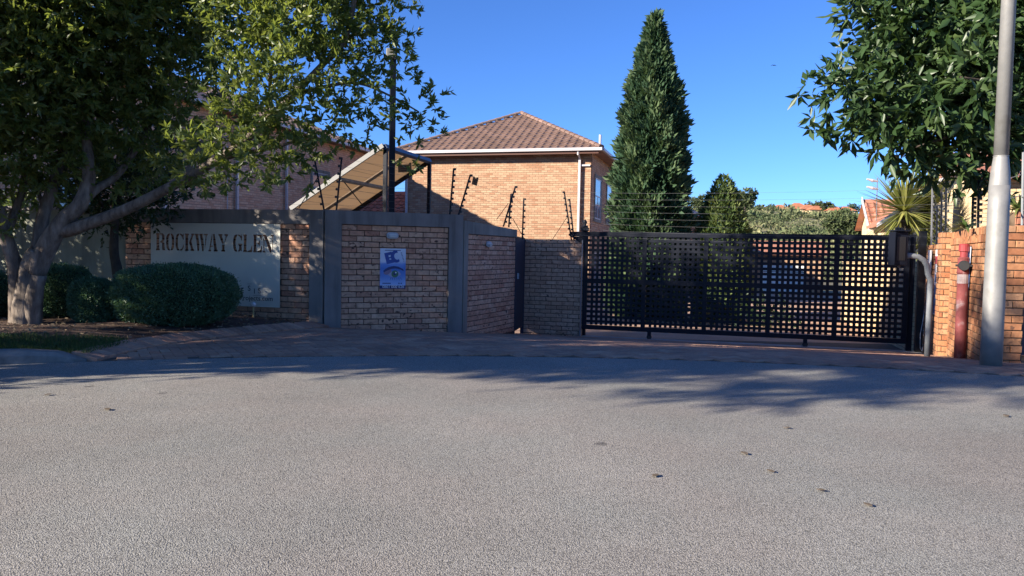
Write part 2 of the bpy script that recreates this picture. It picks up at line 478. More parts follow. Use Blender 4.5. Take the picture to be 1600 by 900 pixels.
def blob_leaves(blobs, per_m3, k, twig, L, W, rng, up=.25, shell=.45, spread=.8, tipped=0.0):
    """twigs inside ellipsoid blobs (centre, radii); k leaves along every twig"""
    Ps, Ds, Rn = [], [], []
    for c, r in blobs:
        r = np.array(r if hasattr(r, '__len__') else (r, r, r * .85), float); c = np.array(c, float)
        nt = max(3, int(per_m3 * 4.19 * r.prod()))
        d = unit(rng, nt)
        p = c + d * (rng.random((nt, 1)) ** shell) * r
        out = d / r; out /= np.linalg.norm(out, axis=1, keepdims=True)
        t = out + unit(rng, nt) * .7; t[:, 2] += up
        t /= np.linalg.norm(t, axis=1, keepdims=True)
        s = tipped + (1 - tipped) * rng.random((nt, k, 1))
        base = p[:, None] + t[:, None] * s * twig
        ld = t[:, None] * (1 - spread * .55) + rng.normal(size=(nt, k, 3)) * spread * .55
        Ps.append(base.reshape(-1, 3)); Ds.append(ld.reshape(-1, 3))
        Rn.append(np.clip(np.repeat(rng.random(nt) * .6, k) + rng.random(nt * k) * .4, 0, 1))
    P, D, Q = np.vstack(Ps), np.vstack(Ds), np.concatenate(Rn)
    return P, D, L * (.7 + .6 * rng.random(len(P))), W * (.7 + .6 * rng.random(len(P))), Q

def crown(name, parent, blobs, material, rng, **kw):
    P, D, L, W, Q = blob_leaves(blobs, rng=rng, **kw)
    o = bpy.data.objects.new(name, leaf_mesh(name, P, D, L, W, material, rng, rnd=Q))
    return link(o, parent)

def limb(mb, pts, r0, r1, seg=9, lump=.06):
    n = len(pts); out = []
    # smooth resample
    pts = [Vector(p) for p in pts]
    for i in range(n - 1):
        p0, p1, p2, p3 = pts[max(i - 1, 0)], pts[i], pts[i + 1], pts[min(i + 2, n - 1)]
        for s in range(5):
            t = s / 5
            out.append(.5 * ((2 * p1) + (-p0 + p2) * t + (2 * p0 - 5 * p1 + 4 * p2 - p3) * t * t + (-p0 + 3 * p1 - 3 * p2 + p3) * t ** 3))
    out.append(pts[-1])
    k = len(out)
    mb.tube(out, [r0 + (r1 - r0) * (i / (k - 1)) ** .8 for i in range(k)], seg, lump=lump)

# ================================================================== THE GROUND
def sheet(name, xs, ys, zf, material, uv=False):
    vs = [(x, y, zf(x, y)) for y in ys for x in xs]
    nx = len(xs)
    fs = [(j * nx + i, j * nx + i + 1, (j + 1) * nx + i + 1, (j + 1) * nx + i) for j in range(len(ys) - 1) for i in range(nx - 1)]
    mb = MB(); mb.add(vs, fs)
    return mb.build(name, material, smooth=True, uv=uv)

xs = sorted(set([-3000, -1200, -500, -200, -100, -60, -40] + [round(-30 + .75 * i, 3) for i in range(81)] + [40, 60, 100, 200, 500, 1200, 3000]))
ys = sorted(set([-200, -60, -30, -15, -5] + [round(.5 * i, 3) for i in range(0, 61)] + [32, 35, 40, 46, 54, 66, 80, 120, 200, 400, 900, 2000, 4000]))
structure(sheet('ground', xs, ys, lambda x, y: gz(x, y) - .035, M['verge']))

CXR, CYR, RR = 0.7, -4.35, 12.2
def road_edge(x):
    return CYR + math.sqrt(max(RR * RR - (x - CXR) ** 2, .01))
mb = MB()
n = 72
rim = [(CXR + RR * math.cos(a), CYR + RR * math.sin(a)) for a in [R(-20) + R(220) * i / n for i in range(n + 1)]]
mb.add([(x, y, 0.0) for x, y in rim] + [(-30, -40, 0), (30, -40, 0)], [tuple(range(n + 3))])
structure(mb.build('road', M['asphalt']))

# plan of the entrance (metres)
A_ = Vector((-2.83, 11.45)); B_ = Vector((-.82, 12.30)); C_ = Vector((.04, 14.45))
SD = Vector((.972, -.235)).normalized()                  # sign wall direction
S0 = A_ - SD * 3.50                                       # left end of the sign wall
GL = Vector((1.44, 15.42)); GR = Vector((7.18, 13.80)); GD = (GR - GL).normalized()
W0 = GL - GD * 1.24                                       # left end of the gate wall
RP = Vector((6.50, 11.30)); RC = Vector((5.43, 8.62)); RE = Vector((7.38, 13.55))
edge_line = [Vector(p) for p in ((-3.86, 7.02), (-3.82, 8.1), (-3.42, 9.15), (-2.95, 9.95), (-2.78, 10.7), (-2.76, 11.45))]

def inside(p, poly):
    c = False; j = len(poly) - 1
    for i in range(len(poly)):
        a, b = poly[i], poly[j]
        if (a[1] > p[1]) != (b[1] > p[1]) and p[0] < (b[0] - a[0]) * (p[1] - a[1]) / (b[1] - a[1]) + a[0]: c = not c
        j = i
    return c
pave_poly = [tuple(p) for p in edge_line] + [tuple(A_), tuple(B_), tuple(C_), tuple(W0), tuple(GL - Vector((0, .16))), tuple(GR - Vector((0, .16))), tuple(RE), tuple(RP), tuple(RC), (5.75, 8.62), (7.2, 8.2), (7.4, 5.4)]
# bed under the pavers
structure(sheet('paving_bed', [-4.2 + .4 * i for i in range(31)], [5.6 + .4 * i for i in range(26)], lambda x, y: gz(x, y) - .012, M['sand']))

PW = .1015
def slope_frame(x, y):
    e = .05
    nx_ = -(gz(x + e, y) - gz(x - e, y)) / (2 * e); ny_ = -(gz(x, y + e) - gz(x, y - e)) / (2 * e)
    return Vector((nx_, ny_, 1)).normalized()
pav = []
ang = math.atan2(UY, UX) + R(45)
ca, sa = math.cos(ang), math.sin(ang)
for i in range(-115, 160):
    for j in range(-115, 160):
        d = (i - j) % 4
        if d == 0: cx, cy, rot = (i + 1) * PW, (j + .5) * PW, 0
        elif d == 3: cx, cy, rot = (i + .5) * PW, (j + 1) * PW, 1
        else: continue
        x, y = 1.5 + cx * ca - cy * sa, 10.5 + cx * sa + cy * ca
        if y < 5 or y > 16: continue
        if abs(x - CXR) < RR and y < road_edge(x) + .10: continue
        if not inside((x, y), pave_poly): continue
        pav.append((x, y, ang + (R(90) if rot else 0)))
def paver_mesh(variant):
    r = random.Random(variant); mb = MB()
    l, w, h, c = .0993, .0488, .05, .003
    j = lambda: r.uniform(-.0006, .0006)
    mb.add([(-l, -w, -h), (l, -w, -h), (l, w, -h), (-l, w, -h), (-l + j(), -w + j(), -c), (l + j(), -w + j(), -c), (l + j(), w + j(), -c), (-l + j(), w + j(), -c),
            (-l + c, -w + c, j()), (l - c, -w + c, j()), (l - c, w - c, j()), (-l + c, w - c, j())],
           [(0, 1, 5, 4), (1, 2, 6, 5), (2, 3, 7, 6), (3, 0, 4, 7), (4, 5, 9, 8), (5, 6, 10, 9), (6, 7, 11, 10), (7, 4, 8, 11), (8, 9, 10, 11)])
    me = mb.mesh('paver', M['paver']); return me
pvm = [paver_mesh(k) for k in range(4)]
pav.sort(key=lambda p: p[0] ** 2 + p[1] ** 2)
def paver_matrix(x, y, a):
    nz = slope_frame(x, y)
    ax = Vector((math.cos(a), math.sin(a), 0)); ax = (ax - nz * ax.dot(nz)).normalized(); ay = nz.cross(ax)
    m = Matrix((ax, ay, nz)).transposed().to_4x4()
    m.translation = (x, y, gz(x, y) + random.uniform(-.001, .001)); return m
paving = structure(bpy.data.objects.new('paving', None)); col.objects.link(paving)
for k, (x, y, a) in enumerate(pav[:295]):
    o = bpy.data.objects.new('paver', pvm[k % 4]); o.matrix_basis = paver_matrix(x, y, a); link(o, paving)
V, Fc, Rn = [], [], []
for k, (x, y, a) in enumerate(pav[295:]):
    m = paver_matrix(x, y, a); src = pvm[k % 4]; b = len(V)
    V += [tuple(m @ v.co) for v in src.vertices]; Fc += [tuple(i + b for i in p.vertices) for p in src.polygons]
    Rn += [random.random()] * len(src.vertices)
me = bpy.data.meshes.new('far_pavers'); me.from_pydata(V, [], Fc); me.materials.append(M['paver'])
a_ = me.attributes.new('rnd', 'FLOAT', 'POINT'); a_.data.foreach_set('value', Rn)
stuff(link(bpy.data.objects.new('far_pavers', me), paving))

# edging: soldier course of large clay pavers laid on a slope against the bed
edging = structure(bpy.data.objects.new('paver_edging', None)); col.objects.link(edging)
eme = []
for k in range(3):
    r = random.Random(k); mb = MB(); l, w, h, c = .055, .125, .05, .006; j = lambda: r.uniform(-.002, .002)
    mb.add([(-l, -w, -h), (l, -w, -h), (l, w, -h), (-l, w, -h), (-l + j(), -w + j(), .03 - c), (l + j(), -w + j(), .03 - c), (l + j(), w + j(), .03 - c), (-l + j(), w + j(), .03 - c), (-l + c, -w + c, .03), (l - c, -w + c, .03), (l - c, w - c, .03), (-l + c, w - c, .03)],
           [(0, 1, 5, 4), (1, 2, 6, 5), (2, 3, 7, 6), (3, 0, 4, 7), (4, 5, 9, 8), (5, 6, 10, 9), (6, 7, 11, 10), (7, 4, 8, 11), (8, 9, 10, 11)])
    eme.append(mb.mesh('edging_paver', M['paver']))
def along(pts, step):
    out = []; acc = step / 2
    for a, b in zip(pts[:-1], pts[1:]):
        L = (b - a).length
        while acc < L:
            out.append((a + (b - a) * (acc / L), (b - a).normalized())); acc += step
        acc -= L
    return out
sm = []
for i in range(len(edge_line) - 1):
    p0, p1, p2, p3 = edge_line[max(i - 1, 0)], edge_line[i], edge_line[i + 1], edge_line[min(i + 2, len(edge_line) - 1)]
    for s in range(6):
        t = s / 6; sm.append(.5 * ((2 * p1) + (-p0 + p2) * t + (2 * p0 - 5 * p1 + 4 * p2 - p3) * t * t + (-p0 + 3 * p1 - 3 * p2 + p3) * t ** 3))
sm.append(edge_line[-1])
for k, (p, d) in enumerate(along(sm, .118)):
    nrm = Vector((-d.y, d.x))
    q = p + nrm * .10
    o = bpy.data.objects.new('edging_paver', eme[k % 3])
    tilt = R(14) + random.uniform(-.03, .03)
    ax = Vector((d.x, d.y, 0)); ay = Vector((nrm.x * math.cos(tilt), nrm.y * math.cos(tilt), math.sin(tilt)))
    m = Matrix((ax, ay, ax.cross(ay))).transposed().to_4x4(); m.translation = (q.x, q.y, gz(q.x, q.y) + .02 + random.uniform(-.003, .003))
    o.matrix_basis = m; link(o, edging)

# raised planting bed and its grass strip
def bed_z(x, y):
    d = min((Vector((x, y)) - p).length for p in sm)
    return gz(x, y) + .035 + .10 * min(1, d / 1.2) + .018 * math.sin(3.1 * x + 1.7 * y) * math.sin(2.3 * y - x)
def kerb_y(x): return road_edge(x) + .16
mb = MB()
ex = [(p.x - .18, p.y) for p in sm]
def bed_front(x):
    if x < ex[0][0]: return kerb_y(x) - .02
    for (xa, ya), (xb, yb) in zip(ex[:-1], ex[1:]):
        if xa <= x <= xb and xb > xa: return ya + (yb - ya) * (x - xa) / (xb - xa)
    return ex[-1][1]
bx = [-14 + .3 * i for i in range(33)] + [-4.25, ex[0][0] - .04, ex[0][0] + .01, -3.85, -3.7, -3.55, -3.4, -3.25, -3.1, -3.0, -2.96]
NB = 24
for x in bx:
    y0, y1 = bed_front(x), 12.2 - .24 * (x + 2.83) + .1
    for j in range(NB + 1):
        y = y0 + (y1 - y0) * j / NB; mb.v.append((x, y, bed_z(x, y)))
for i in range(len(bx) - 1):
    for j in range(NB):
        k = i * (NB + 1) + j; mb.f.append((k, k + NB + 1, k + NB + 2, k + 1)); mb.m.append(0)
structure(mb.build('planting_bed', M['soil'], smooth=True))

# kerb on the left, individual concrete kerb stones
kerb = structure(bpy.data.objects.new('kerb', None)); col.objects.link(kerb)
a = math.atan2(7.0 - CYR, -3.92 - CXR)
first = True
while a < R(178):
    seg = R(4.6); mb = MB(); pts = []
    nseg = 4
    prof = [(-.005, -.05), (-.005, .075), (.02, .115), (.05, .125), (.15, .125), (.15, -.05)]
    vs = []
    for s in range(nseg + 1):
        aa = a + (seg - R(.06)) * s / nseg
        kk = 1.0
        if first: kk = (.12, .75, .95, 1, 1)[s]
        for o_, z_ in prof:
            rr = RR + o_ + (.06 * (1 - kk) if first else 0)
            vs.append((CXR + rr * math.cos(aa), CYR + rr * math.sin(aa), z_ * kk if z_ > 0 else z_))
    np_ = len(prof)
    fs = [(s * np_ + i, (s + 1) * np_ + i, (s + 1) * np_ + i + 1, s * np_ + i + 1) for s in range(nseg) for i in range(np_ - 1)]
    fs += [tuple(range(np_)), tuple(nseg * np_ + i for i in range(np_ - 1, -1, -1))]
    mb.add(vs, fs); mb.build('kerb_stone', M['concrete'], kerb)
    a += seg; first = False

# grass on the strip behind the kerb
rng = np.random.default_rng(3)
gx, gy = [], []
while len(gx) < 16000:
    x = rng.uniform(-7.5, -3.3); y = rng.uniform(5.5, 9.0)
    ke = kerb_y(x) if x < -3.9 else 7.2
    band = .95 + .25 * math.sin(2.4 * x) + .1 * math.sin(7 * x)
    if ke < y < ke + band and x < -3.98 + .0 * y and rng.random() < 1.15 - (y - ke) / band * .8:
        gx.append(x); gy.append(y)
P = np.array([(x, y, bed_z(x, y) - .004) for x, y in zip(gx, gy)])
D = np.stack([rng.normal(0, .55, len(P)), rng.normal(0, .55, len(P)), np.ones(len(P))], 1)
stuff(link(bpy.data.objects.new('grass', leaf_mesh('grass', P, D, .03 + .05 * rng.random(len(P)), .006, M['grass'], rng, .1))))

rng = np.random.default_rng(17); lp_ = []
while len(lp_) < 1500:
    x = rng.uniform(-8, -2.9); y = rng.uniform(7.6, 11.5)
    if y > bed_front(x) + .05 and y < 11.4 - .24 * (x + 2.83): lp_.append((x, y, bed_z(x, y) + .006))
P = np.array(lp_); D = rng.normal(size=P.shape); D[:, 2] = np.abs(D[:, 2]) * .25
stuff(link(bpy.data.objects.new('leaf_litter', leaf_mesh('leaf_litter', P, D, .03 + .05 * rng.random(len(P)), .02, M['dry_leaf'], rng, .2))))

# driveway inside the estate
structure(sheet('driveway', [-6 + 1.0 * i for i in range(25)], [14 + .8 * i for i in range(40)], lambda x, y: gz(x, y) - .02 if (Vector((x, y)) - GL).dot(V2) > .1 else gz(x, y) - .06, M['paver'], uv=True))
mb = MB()
mb.wallbox(GL - GD * .1 + V2 * .0, GR + GD * .25, -.75, (gz(*GL) + .012, gz(*GR) + .02), .14, .14)
structure(mb.build('gate_track', M['track'], bevel=.008))

# dry leaves and crumbs on the road
rng = np.random.default_rng(5)
lf = MB()
def leaf_litter(x, y, s, rot, label, m, name='fallen_leaf'):
    mb = MB(); pts = []
    k = 7
    for i in range(k):
        t = i / (k - 1); w = math.sin(math.pi * t) * .28 * s
        pts.append((t * s - s / 2, w, .002 + .004 * math.sin(3 * t) * s * 6))
    vs = pts + [(p[0], -p[1], p[2] * .8 + .001) for p in pts]
    vs = [(x + p[0] * math.cos(rot) - p[1] * math.sin(rot), y + p[0] * math.sin(rot) + p[1] * math.cos(rot), gz(x, y) + .006 + p[2]) for p in vs]
    mb.add(vs, [(i, i + 1, k + i + 1, k + i) for i in range(k - 1)])
    o = mb.build(name, m); md = o.modifiers.new('thick', 'SOLIDIFY'); md.thickness = .0015
    return tag(o, label, 'leaf', 'dry leaves fallen on the road')
for px, py, s in ((1024, 745, .055), (1204, 738, .05), (1283, 768, .045), (1356, 791, .05), (1163, 710, .06), (1230, 670, .05), (168, 641, .07), (75, 618, .06), (1572, 651, .07)):
    p = at(px, py, 1.0); t = CAM_Z / (CAM_Z - p.z); q = CAM + (p - CAM) * t
    leaf_litter(q.x, q.y, s, random.uniform(0, 3), 'small dry brown leaf lying on the sunlit asphalt', M['dry_leaf'])

# ================================================================== BRICK WALLS
def brick_mesh(variant, material):
    r = random.Random(variant); mb = MB(); l, d, h, c = .111, .05, .0365, .004
    j = lambda s=.0015: r.uniform(-s, s)
    # local x along the wall, y outwards (face at y=0), z up
    mb.add([(-l, -d, -h), (l, -d, -h), (l, -d, h), (-l, -d, h),
            (-l + j(), -c, -h + j()), (l + j(), -c, -h + j()), (l + j(), -c, h + j()), (-l + j(), -c, h + j()),
            (-l + c, j(), -h + c), (l - c, j(), -h + c), (l - c, j(), h - c), (-l + c, j(), h - c)],
           [(0, 4, 5, 1), (1, 5, 6, 2), (2, 6, 7, 3), (3, 7, 4, 0), (4, 8, 9, 5), (5, 9, 10, 6), (6, 10, 11, 7), (7, 11, 8, 4), (8, 11, 10, 9)])
    return mb.mesh('brick', material)
BM = {k: [brick_mesh(i, M[k]) for i in range(4)] for k in ('brick_front', 'brick_gate', 'brick_orange', 'brick_red')}

def lay(parent, A, B, s0, s1, ztop, zbot, kind, face=.012, course=.085, pitch=.232, skip=None, shift=0.0, headers=False, proud=.0):
    """courses of single bricks on the line A-B, between distances s0..s1"""
    A, B = Vector(A[:2]), Vector(B[:2]); d = (B - A).normalized(); n = Vector((d.y, -d.x))
    k = 0; z = ztop - course / 2; made = 0
    while z + course * .5 > (zbot(A + d * (s0 + s1) / 2) if callable(zbot) else zbot):
        s = s0 - (pitch / 2 if (k % 2) else 0) + shift
        while s > s0: s -= pitch
        while s < s1 - .02:
            a, b = max(s, s0), min(s + pitch, s1)
            if b - a > .03:
                m_ = (a + b) / 2; p = A + d * m_
                zb = zbot(p) if callable(zbot) else zbot
                if z + course * .45 > zb and not (skip and skip(m_, z)):
                    o = bpy.data.objects.new('brick', random.choice(BM[kind]))
                    sx = (b - a - .010) / .222
                    q = p + n * (face + random.uniform(-.002, .002) + proud * random.random())
                    M4 = Matrix(((d.x * sx, n.x, 0, q.x), (d.y * sx, n.y, 0, q.y), (0, 0, 1, z), (0, 0, 0, 1)))
                    o.matrix_basis = M4; link(o, parent); made += 1
            s += pitch
        k += 1; z -= course
    return made

gzp = lambda p: gz(p.x, p.y) - .03
ZT = 1.66
# ---- entrance wall with the poster
ew = thing('entrance_wall', 'brick wall panel in a grey plaster frame behind the blue security poster', 'wall', (*A_, gz(*A_)))
L_ = (B_ - A_).length; d_ = (B_ - A_).normalized()
mb = MB(); mb.wallbox(A_ + d_ * .1, B_ - d_ * .1, -.5, ZT - .02, .20, 0); mb.build('core', M['mortar'], ew)
mb = MB(); mb.wallbox(A_, A_ + d_ * .25, -.5, ZT, .22, .05); mb.build('pilaster', M['plaster'], ew)
mb = MB(); mb.wallbox(B_ - d_ * .235, B_, -.5, ZT, .22, .05); mb.build('pilaster', M['plaster'], ew)
mb = MB(); mb.wallbox(A_ + d_ * .25, B_ - d_ * .235, ZT - .205, ZT, .22, .05); mb.build('coping', M['plaster'], ew)
lay(ew, A_, B_, .252, L_ - .237, ZT - .21, gzp, 'brick_front', .012)

# ---- wing wall running back to the pedestrian gate
rw = thing('wing_wall', 'brick wing wall with sloping taupe coping leading back to the navy gate', 'wall', (*B_, gz(*B_)))
L_ = (C_ - B_).length; d_ = (C_ - B_).normalized()
# the outside of this wall faces right: run from C to B reversed so that the face is to the right
# (right of B->C is outwards)
mb = MB(); mb.wallbox(B_ + d_ * .05, C_ - d_ * .003, -.7, 1.36, .18, 0); mb.build('core', M['mortar'], rw)
mb = MB(); mb.wallbox(B_ + d_ * .004, B_ + d_ * .155, -.6, 1.365, .19, .04); mb.build('pilaster', M['plaster_warm'], rw)
mb = MB(); mb.wallbox(B_ + d_ * .004, C_, 1.365, (1.575, 1.50), .19, .04); mb.build('coping', M['plaster_warm'], rw)
lay(rw, B_, C_, .158, L_ - .002, 1.36, gzp, 'brick_front', .012)

# ---- sign wall
sw = thing('sign_wall', 'brick wall in a dark grey plaster frame behind the name board and clipped bush', 'wall', (*S0, gz(*S0)))
LS = 3.50
mb = MB(); mb.wallbox(S0 + SD * .02, A_ - SD * .02, -.5, ZT - .03, .20, 0); mb.build('core', M['mortar'], sw)
mb = MB(); mb.wallbox(A_ - SD * .225, A_, -.5, ZT - .004, .22, .045); mb.build('pilaster', M['plaster'], sw)
mb = MB(); mb.wallbox(S0, A_ - SD * .225, ZT - .215, ZT - .004, .22, .045); mb.build('coping', M['plaster'], sw)
SX0, SX1, SZ0, SZ1 = .55, 2.82, .17, 1.435         # sign plate along the wall / heights
def sign_skip(s, z):
    hid_sign = SX0 + .12 < s < SX1 - .12 and SZ0 + .1 < z < .93
    hid_bush = s < 1.7 and z < .55
    return hid_sign or hid_bush
lay(sw, S0, A_, .005, LS - .228, ZT - .215, lambda p: gz(p.x, p.y) + .02, 'brick_front', .012, skip=sign_skip)

# ---- plain plaster wall going on to the left, behind the tree
pw = thing('plaster_wall', 'plain grey-green plaster garden wall behind the multi-stemmed tree', 'wall', (*(S0 - SD * 2.9), .05))
mb = MB(); mb.wallbox(S0 - SD * 2.9, S0 - SD * .002, -.4, ZT - .03, .20, -.06); mb.build('panel', m_plaster('plaster_sage', (.24, .25, .20)), pw)
mb = MB(); mb.wallbox(S0 - SD * 2.9, S0 - SD * .002, ZT - .03, ZT + .03, .23, -.02); mb.build('coping', M['plaster'], pw)
pw2 = thing('plaster_wall', 'pale cream plaster wall glimpsed in sunlight through the fork of the tree', 'wall', (-14.3, 15.6, 0))
mb = MB(); mb.wallbox((-15.5, 17.6), (-8.6, 16.0), -.6, 1.35, .2, 0); mb.build('panel', M['cream'], pw2)
mb = MB(); mb.wallbox((-15.5, 17.6), (-8.6, 16.0), 1.35, 1.43, .23, .03); mb.build('coping', M['white'], pw2)

# ---- gate wall
gw = thing('gate_wall', 'low brick wall of greyish tan bricks between the navy pedestrian gate and the sliding gate', 'wall', (*W0, gz(*W0)))
mb = MB(); mb.wallbox(W0, GL, -.9, 1.352, .2, 0); mb.build('core', M['mortar'], gw)
lay(gw, W0, GL, .003, 1.235, 1.36, gzp, 'brick_gate', .012, course=.0845)

# ---- right hand walls
def lower(p): return gz(p.x, p.y) - .03
r1 = thing('boundary_wall', 'lower orange brick wall between the sliding gate post and the brick pier', 'wall', (*RE, gz(*RE)))
P0, P1 = RE + (RE - RP).normalized() * .15, RP + (RE - RP).normalized() * .02
mb = MB(); mb.wallbox(P0, P1, -.9, 1.27, .2, 0); mb.build('core', M['mortar_pale'], r1)
lay(r1, P0, P1, .003, (P1 - P0).length - .003, 1.345, lower, 'brick_orange', .012)
r2 = thing('brick_pier', 'square orange brick pier on the slanting wall behind the gooseneck post', 'pier', (*RP, gz(*RP)))
d2 = (RE - RP).normalized(); n2 = Vector((-d2.y, d2.x))     # n2 points left, to the drive
PA = RP + n2 * .13; PB = RP - n2 * .23
mb = MB(); mb.wallbox(PA, PB, -.8, 1.49, .34, 0); mb.build('core', M['mortar_pale'], r2)
lay(r2, PA, PB, .0, .36, 1.50, lower, 'brick_orange', .012, pitch=.12 * 2 / 1.34, shift=.05)
lay(r2, PA + d2 * .34, PA, .0, .34, 1.50, lower, 'brick_orange', .012, pitch=.17, shift=.03)
r3 = thing('boundary_wall', 'tall orange brick wall with upright coping bricks behind the red hydrant', 'wall', (*RC, gz(*RC)))
P0, P1 = RP - d2 * .01, RC + (RP - RC).normalized() * .10
mb = MB(); mb.wallbox(P0, P1, -.7, 1.40, .2, 0); mb.build('core', M['mortar_pale'], r3)
d3 = (P1 - P0).normalized()
lay(r3, P0, P1, .003, (P1 - P0).length - .003, 1.305, lower, 'brick_orange', .012)
# two rows of rounded bricks on edge as coping
cm = MB(); cm.box((0, -.05, 0), (.066, .115, .09)); cme = cm.mesh('coping_brick', M['brick_orange'])
s = .04
while s < (P1 - P0).length - .03:
    for row in (0, 1):
        o = bpy.data.objects.new('coping_brick', cme); nn = Vector((d3.y, -d3.x)); q = P0 + d3 * (s + .02 * row) + nn * (.02 - .012 * row + random.uniform(-.006, .006))
        o.matrix_basis = Matrix(((d3.x, nn.x, 0, q.x), (d3.y, nn.y, 0, q.y), (0, 0, 1, 1.352 + row * .094), (0, 0, 0, 1))); link(o, r3)
    s += .0755
r4 = thing('boundary_wall', 'short orange brick end wall facing the road behind the lamp pole', 'wall', (*RC, gz(*RC)))
RD = RC + Vector((1, -.06)).normalized() * .36
mb = MB(); mb.wallbox(RC + Vector((.02, 0)), RD, -.3, 1.47, .06, 0); mb.build('core', M['mortar_pale'], r4)
lay(r4, RC, RD, .0, .36, 1.49, lower, 'brick_orange', .012, pitch=.232, proud=.006)
RF = RD + Vector((1, -.06)).normalized() * 2.6
r5 = thing('boundary_wall', 'orange brick road wall beside the narrow dark door', 'wall', (*RF, 0))
mb = MB(); mb.wallbox(RD + Vector((.95, -.05)), RF, -.3, 1.48, .22, 0); mb.build('core', M['boundary_brick'], r5, uv=True)
dk = thing('garden_door', 'narrow dark navy steel door set in the orange brick road wall', 'door', (RD.x + .45, RD.y, 0))
mb = MB(); mb.wallbox(RD + Vector((.004, 0)), RD + Vector((.94, -.05)), 0.02, 1.40, .05, -.04); mb.build('leaf', M['door_navy'], dk)
mb = MB(); mb.box((RD.x + .8, RD.y - .04, .8), (.03, .10, .12)); mb.build('handle', M['grey_steel'], dk)

# ---- pedestrian gate
pg = thing('pedestrian_gate', 'navy steel pedestrian gate standing in the gap beside the wing wall', 'gate', (*C_, gz(*C_)))
q0, q1 = C_ + Vector((.01, .03)), W0 + Vector((.0, -.02))
dd = (q1 - q0).normalized()
zt = 1.38
mb = MB(); mb.wallbox(q0, q0 + dd * .06, -.62, zt + .01, .06, .01); mb.build('post', M['door_navy'], pg)
mb = MB(); mb.wallbox(q0 + dd * .065, q1 - dd * .045, -.44, zt, .04, 0); mb.build('leaf', M['door_navy'], pg)
mb = MB(); mb.wallbox(q1 - dd * .04, q1, -.62, zt - .01, .06, .01); mb.build('hinge_post', M['door_navy'], pg)
nn = Vector((dd.y, -dd.x)); hp = q0 + dd * .22 + nn * .03
mb = MB(); mb.box((hp.x, hp.y, .62), (.05, .03, .11), (dd.x, dd.y, 0)); mb.build('handle', M['bulkhead'], pg)

# ---- name board: a pale plate with real stencil cut-outs
def mirror(p): return [(1 - x, y) for x, y in reversed(p)]
STEM = [(0, 0), (.42, 0), (.42, .08), (.36, .1), (.36, .9), (.42, .92), (.42, 1), (0, 1), (0, .92), (.07, .9), (.07, .1), (0, .08)]
OL = [(.46, 1), (.3, .985), (.15, .92), (.04, .77), (0, .5), (.04, .23), (.15, .08), (.3, .015), (.46, 0), (.46, .09), (.37, .15), (.31, .3), (.3, .5), (.31, .7), (.37, .85), (.46, .91)]
CT = [(.54, 1), (.74, .97), (.85, .9), (.9, 1), (.96, 1), (.96, .64), (.9, .64), (.8, .8), (.68, .89), (.54, .91)]
FOOT = [(.46, 0), (.95, 0), (1, .36), (.92, .36), (.8, .16), (.66, .1), (.46, .08)]
GLY = {
 'R': [STEM, [(.46, 1), (.75, 1), (.93, .88), (.93, .62), (.78, .52), (.92, .42), (.95, .1), (1, .06), (1, 0), (.75, 0), (.68, .08), (.66, .4), (.6, .46), (.46, .46), (.46, .56), (.6, .58), (.66, .66), (.66, .82), (.6, .9), (.46, .92)]],
 'O': [OL, mirror(OL)],
 'C': [OL, CT, [(.54, 0), (.75, .02), (.97, .18), (1, .36), (.93, .38), (.82, .2), (.68, .1), (.54, .09)]],
 'K': [STEM, [(.45, .5), (.72, .9), (.66, .92), (.66, 1), (1, 1), (1, .92), (.92, .9), (.7, .58), (.93, .1), (1, .08), (1, 0), (.6, 0), (.6, .08), (.65, .1), (.52, .42), (.45, .34)]],
 'W': [[(0, 1), (.3, 1), (.3, .92), (.26, .9), (.37, .38), (.33, 0), (.22, 0), (.06, .9), (0, .92)], [(.36, 1), (.64, 1), (.64, .92), (.61, .9), (.71, .38), (.67, 0), (.56, 0), (.41, .9), (.36, .92)], [(.70, 1), (1, 1), (1, .92), (.93, .9), (.77, .05), (.745, .3), (.85, .9), (.70, .92)]],
 'A': [[(0, 0), (.28, 0), (.28, .08), (.19, .1), (.24, .26), (.46, .26), (.46, .34), (.27, .34), (.43, .82), (.43, 1), (.36, 1), (.08, .1), (0, .08)], [(.5, 1), (.66, 1), (.93, .1), (1, .08), (1, 0), (.55, 0), (.55, .08), (.62, .1), (.5, .6)]],
 'Y': [[(.3, 0), (.7, 0), (.7, .08), (.64, .1), (.64, .4), (.36, .4), (.36, .1), (.3, .08)], [(0, 1), (.42, 1), (.42, .92), (.36, .9), (.55, .55), (.58, .46), (.36, .46), (.07, .9), (0, .92)], [(.62, 1), (1, 1), (1, .92), (.9, .9), (.66, .46), (.62, .55), (.76, .9), (.62, .92)]],
 'G': [OL, CT, [(.54, .4), (.54, .48), (1, .48), (1, .4), (.93, .38), (.93, .06), (.86, .04), (.8, .1), (.7, .02), (.54, 0), (.54, .1), (.6, .12), (.63, .2), (.63, .38)]],
 'L': [STEM, FOOT],
 'E': [STEM, FOOT, [(.46, 1), (.95, 1), (.95, .7), (.87, .7), (.76, .86), (.64, .91), (.46, .92)], [(.46, .55), (.6, .55), (.68, .68), (.74, .68), (.74, .36), (.68, .36), (.6, .46), (.46, .46)]],
 'N': [[(0, 0), (.26, 0), (.26, .08), (.17, .1), (.17, .74), (.09, .86), (.09, .1), (0, .08)], [(0, 1), (.32, 1), (.8, .28), (.8, 0), (.66, 0), (.1, .92), (0, .92)], [(.72, 1), (1, 1), (1, .92), (.92, .9), (.92, .02), (.86, .02), (.85, .9), (.72, .92)]],
}
SW_, SH_ = SX1 - SX0, SZ1 - SZ0
ZX = lambda z: (z - 78) / 980 * SW_
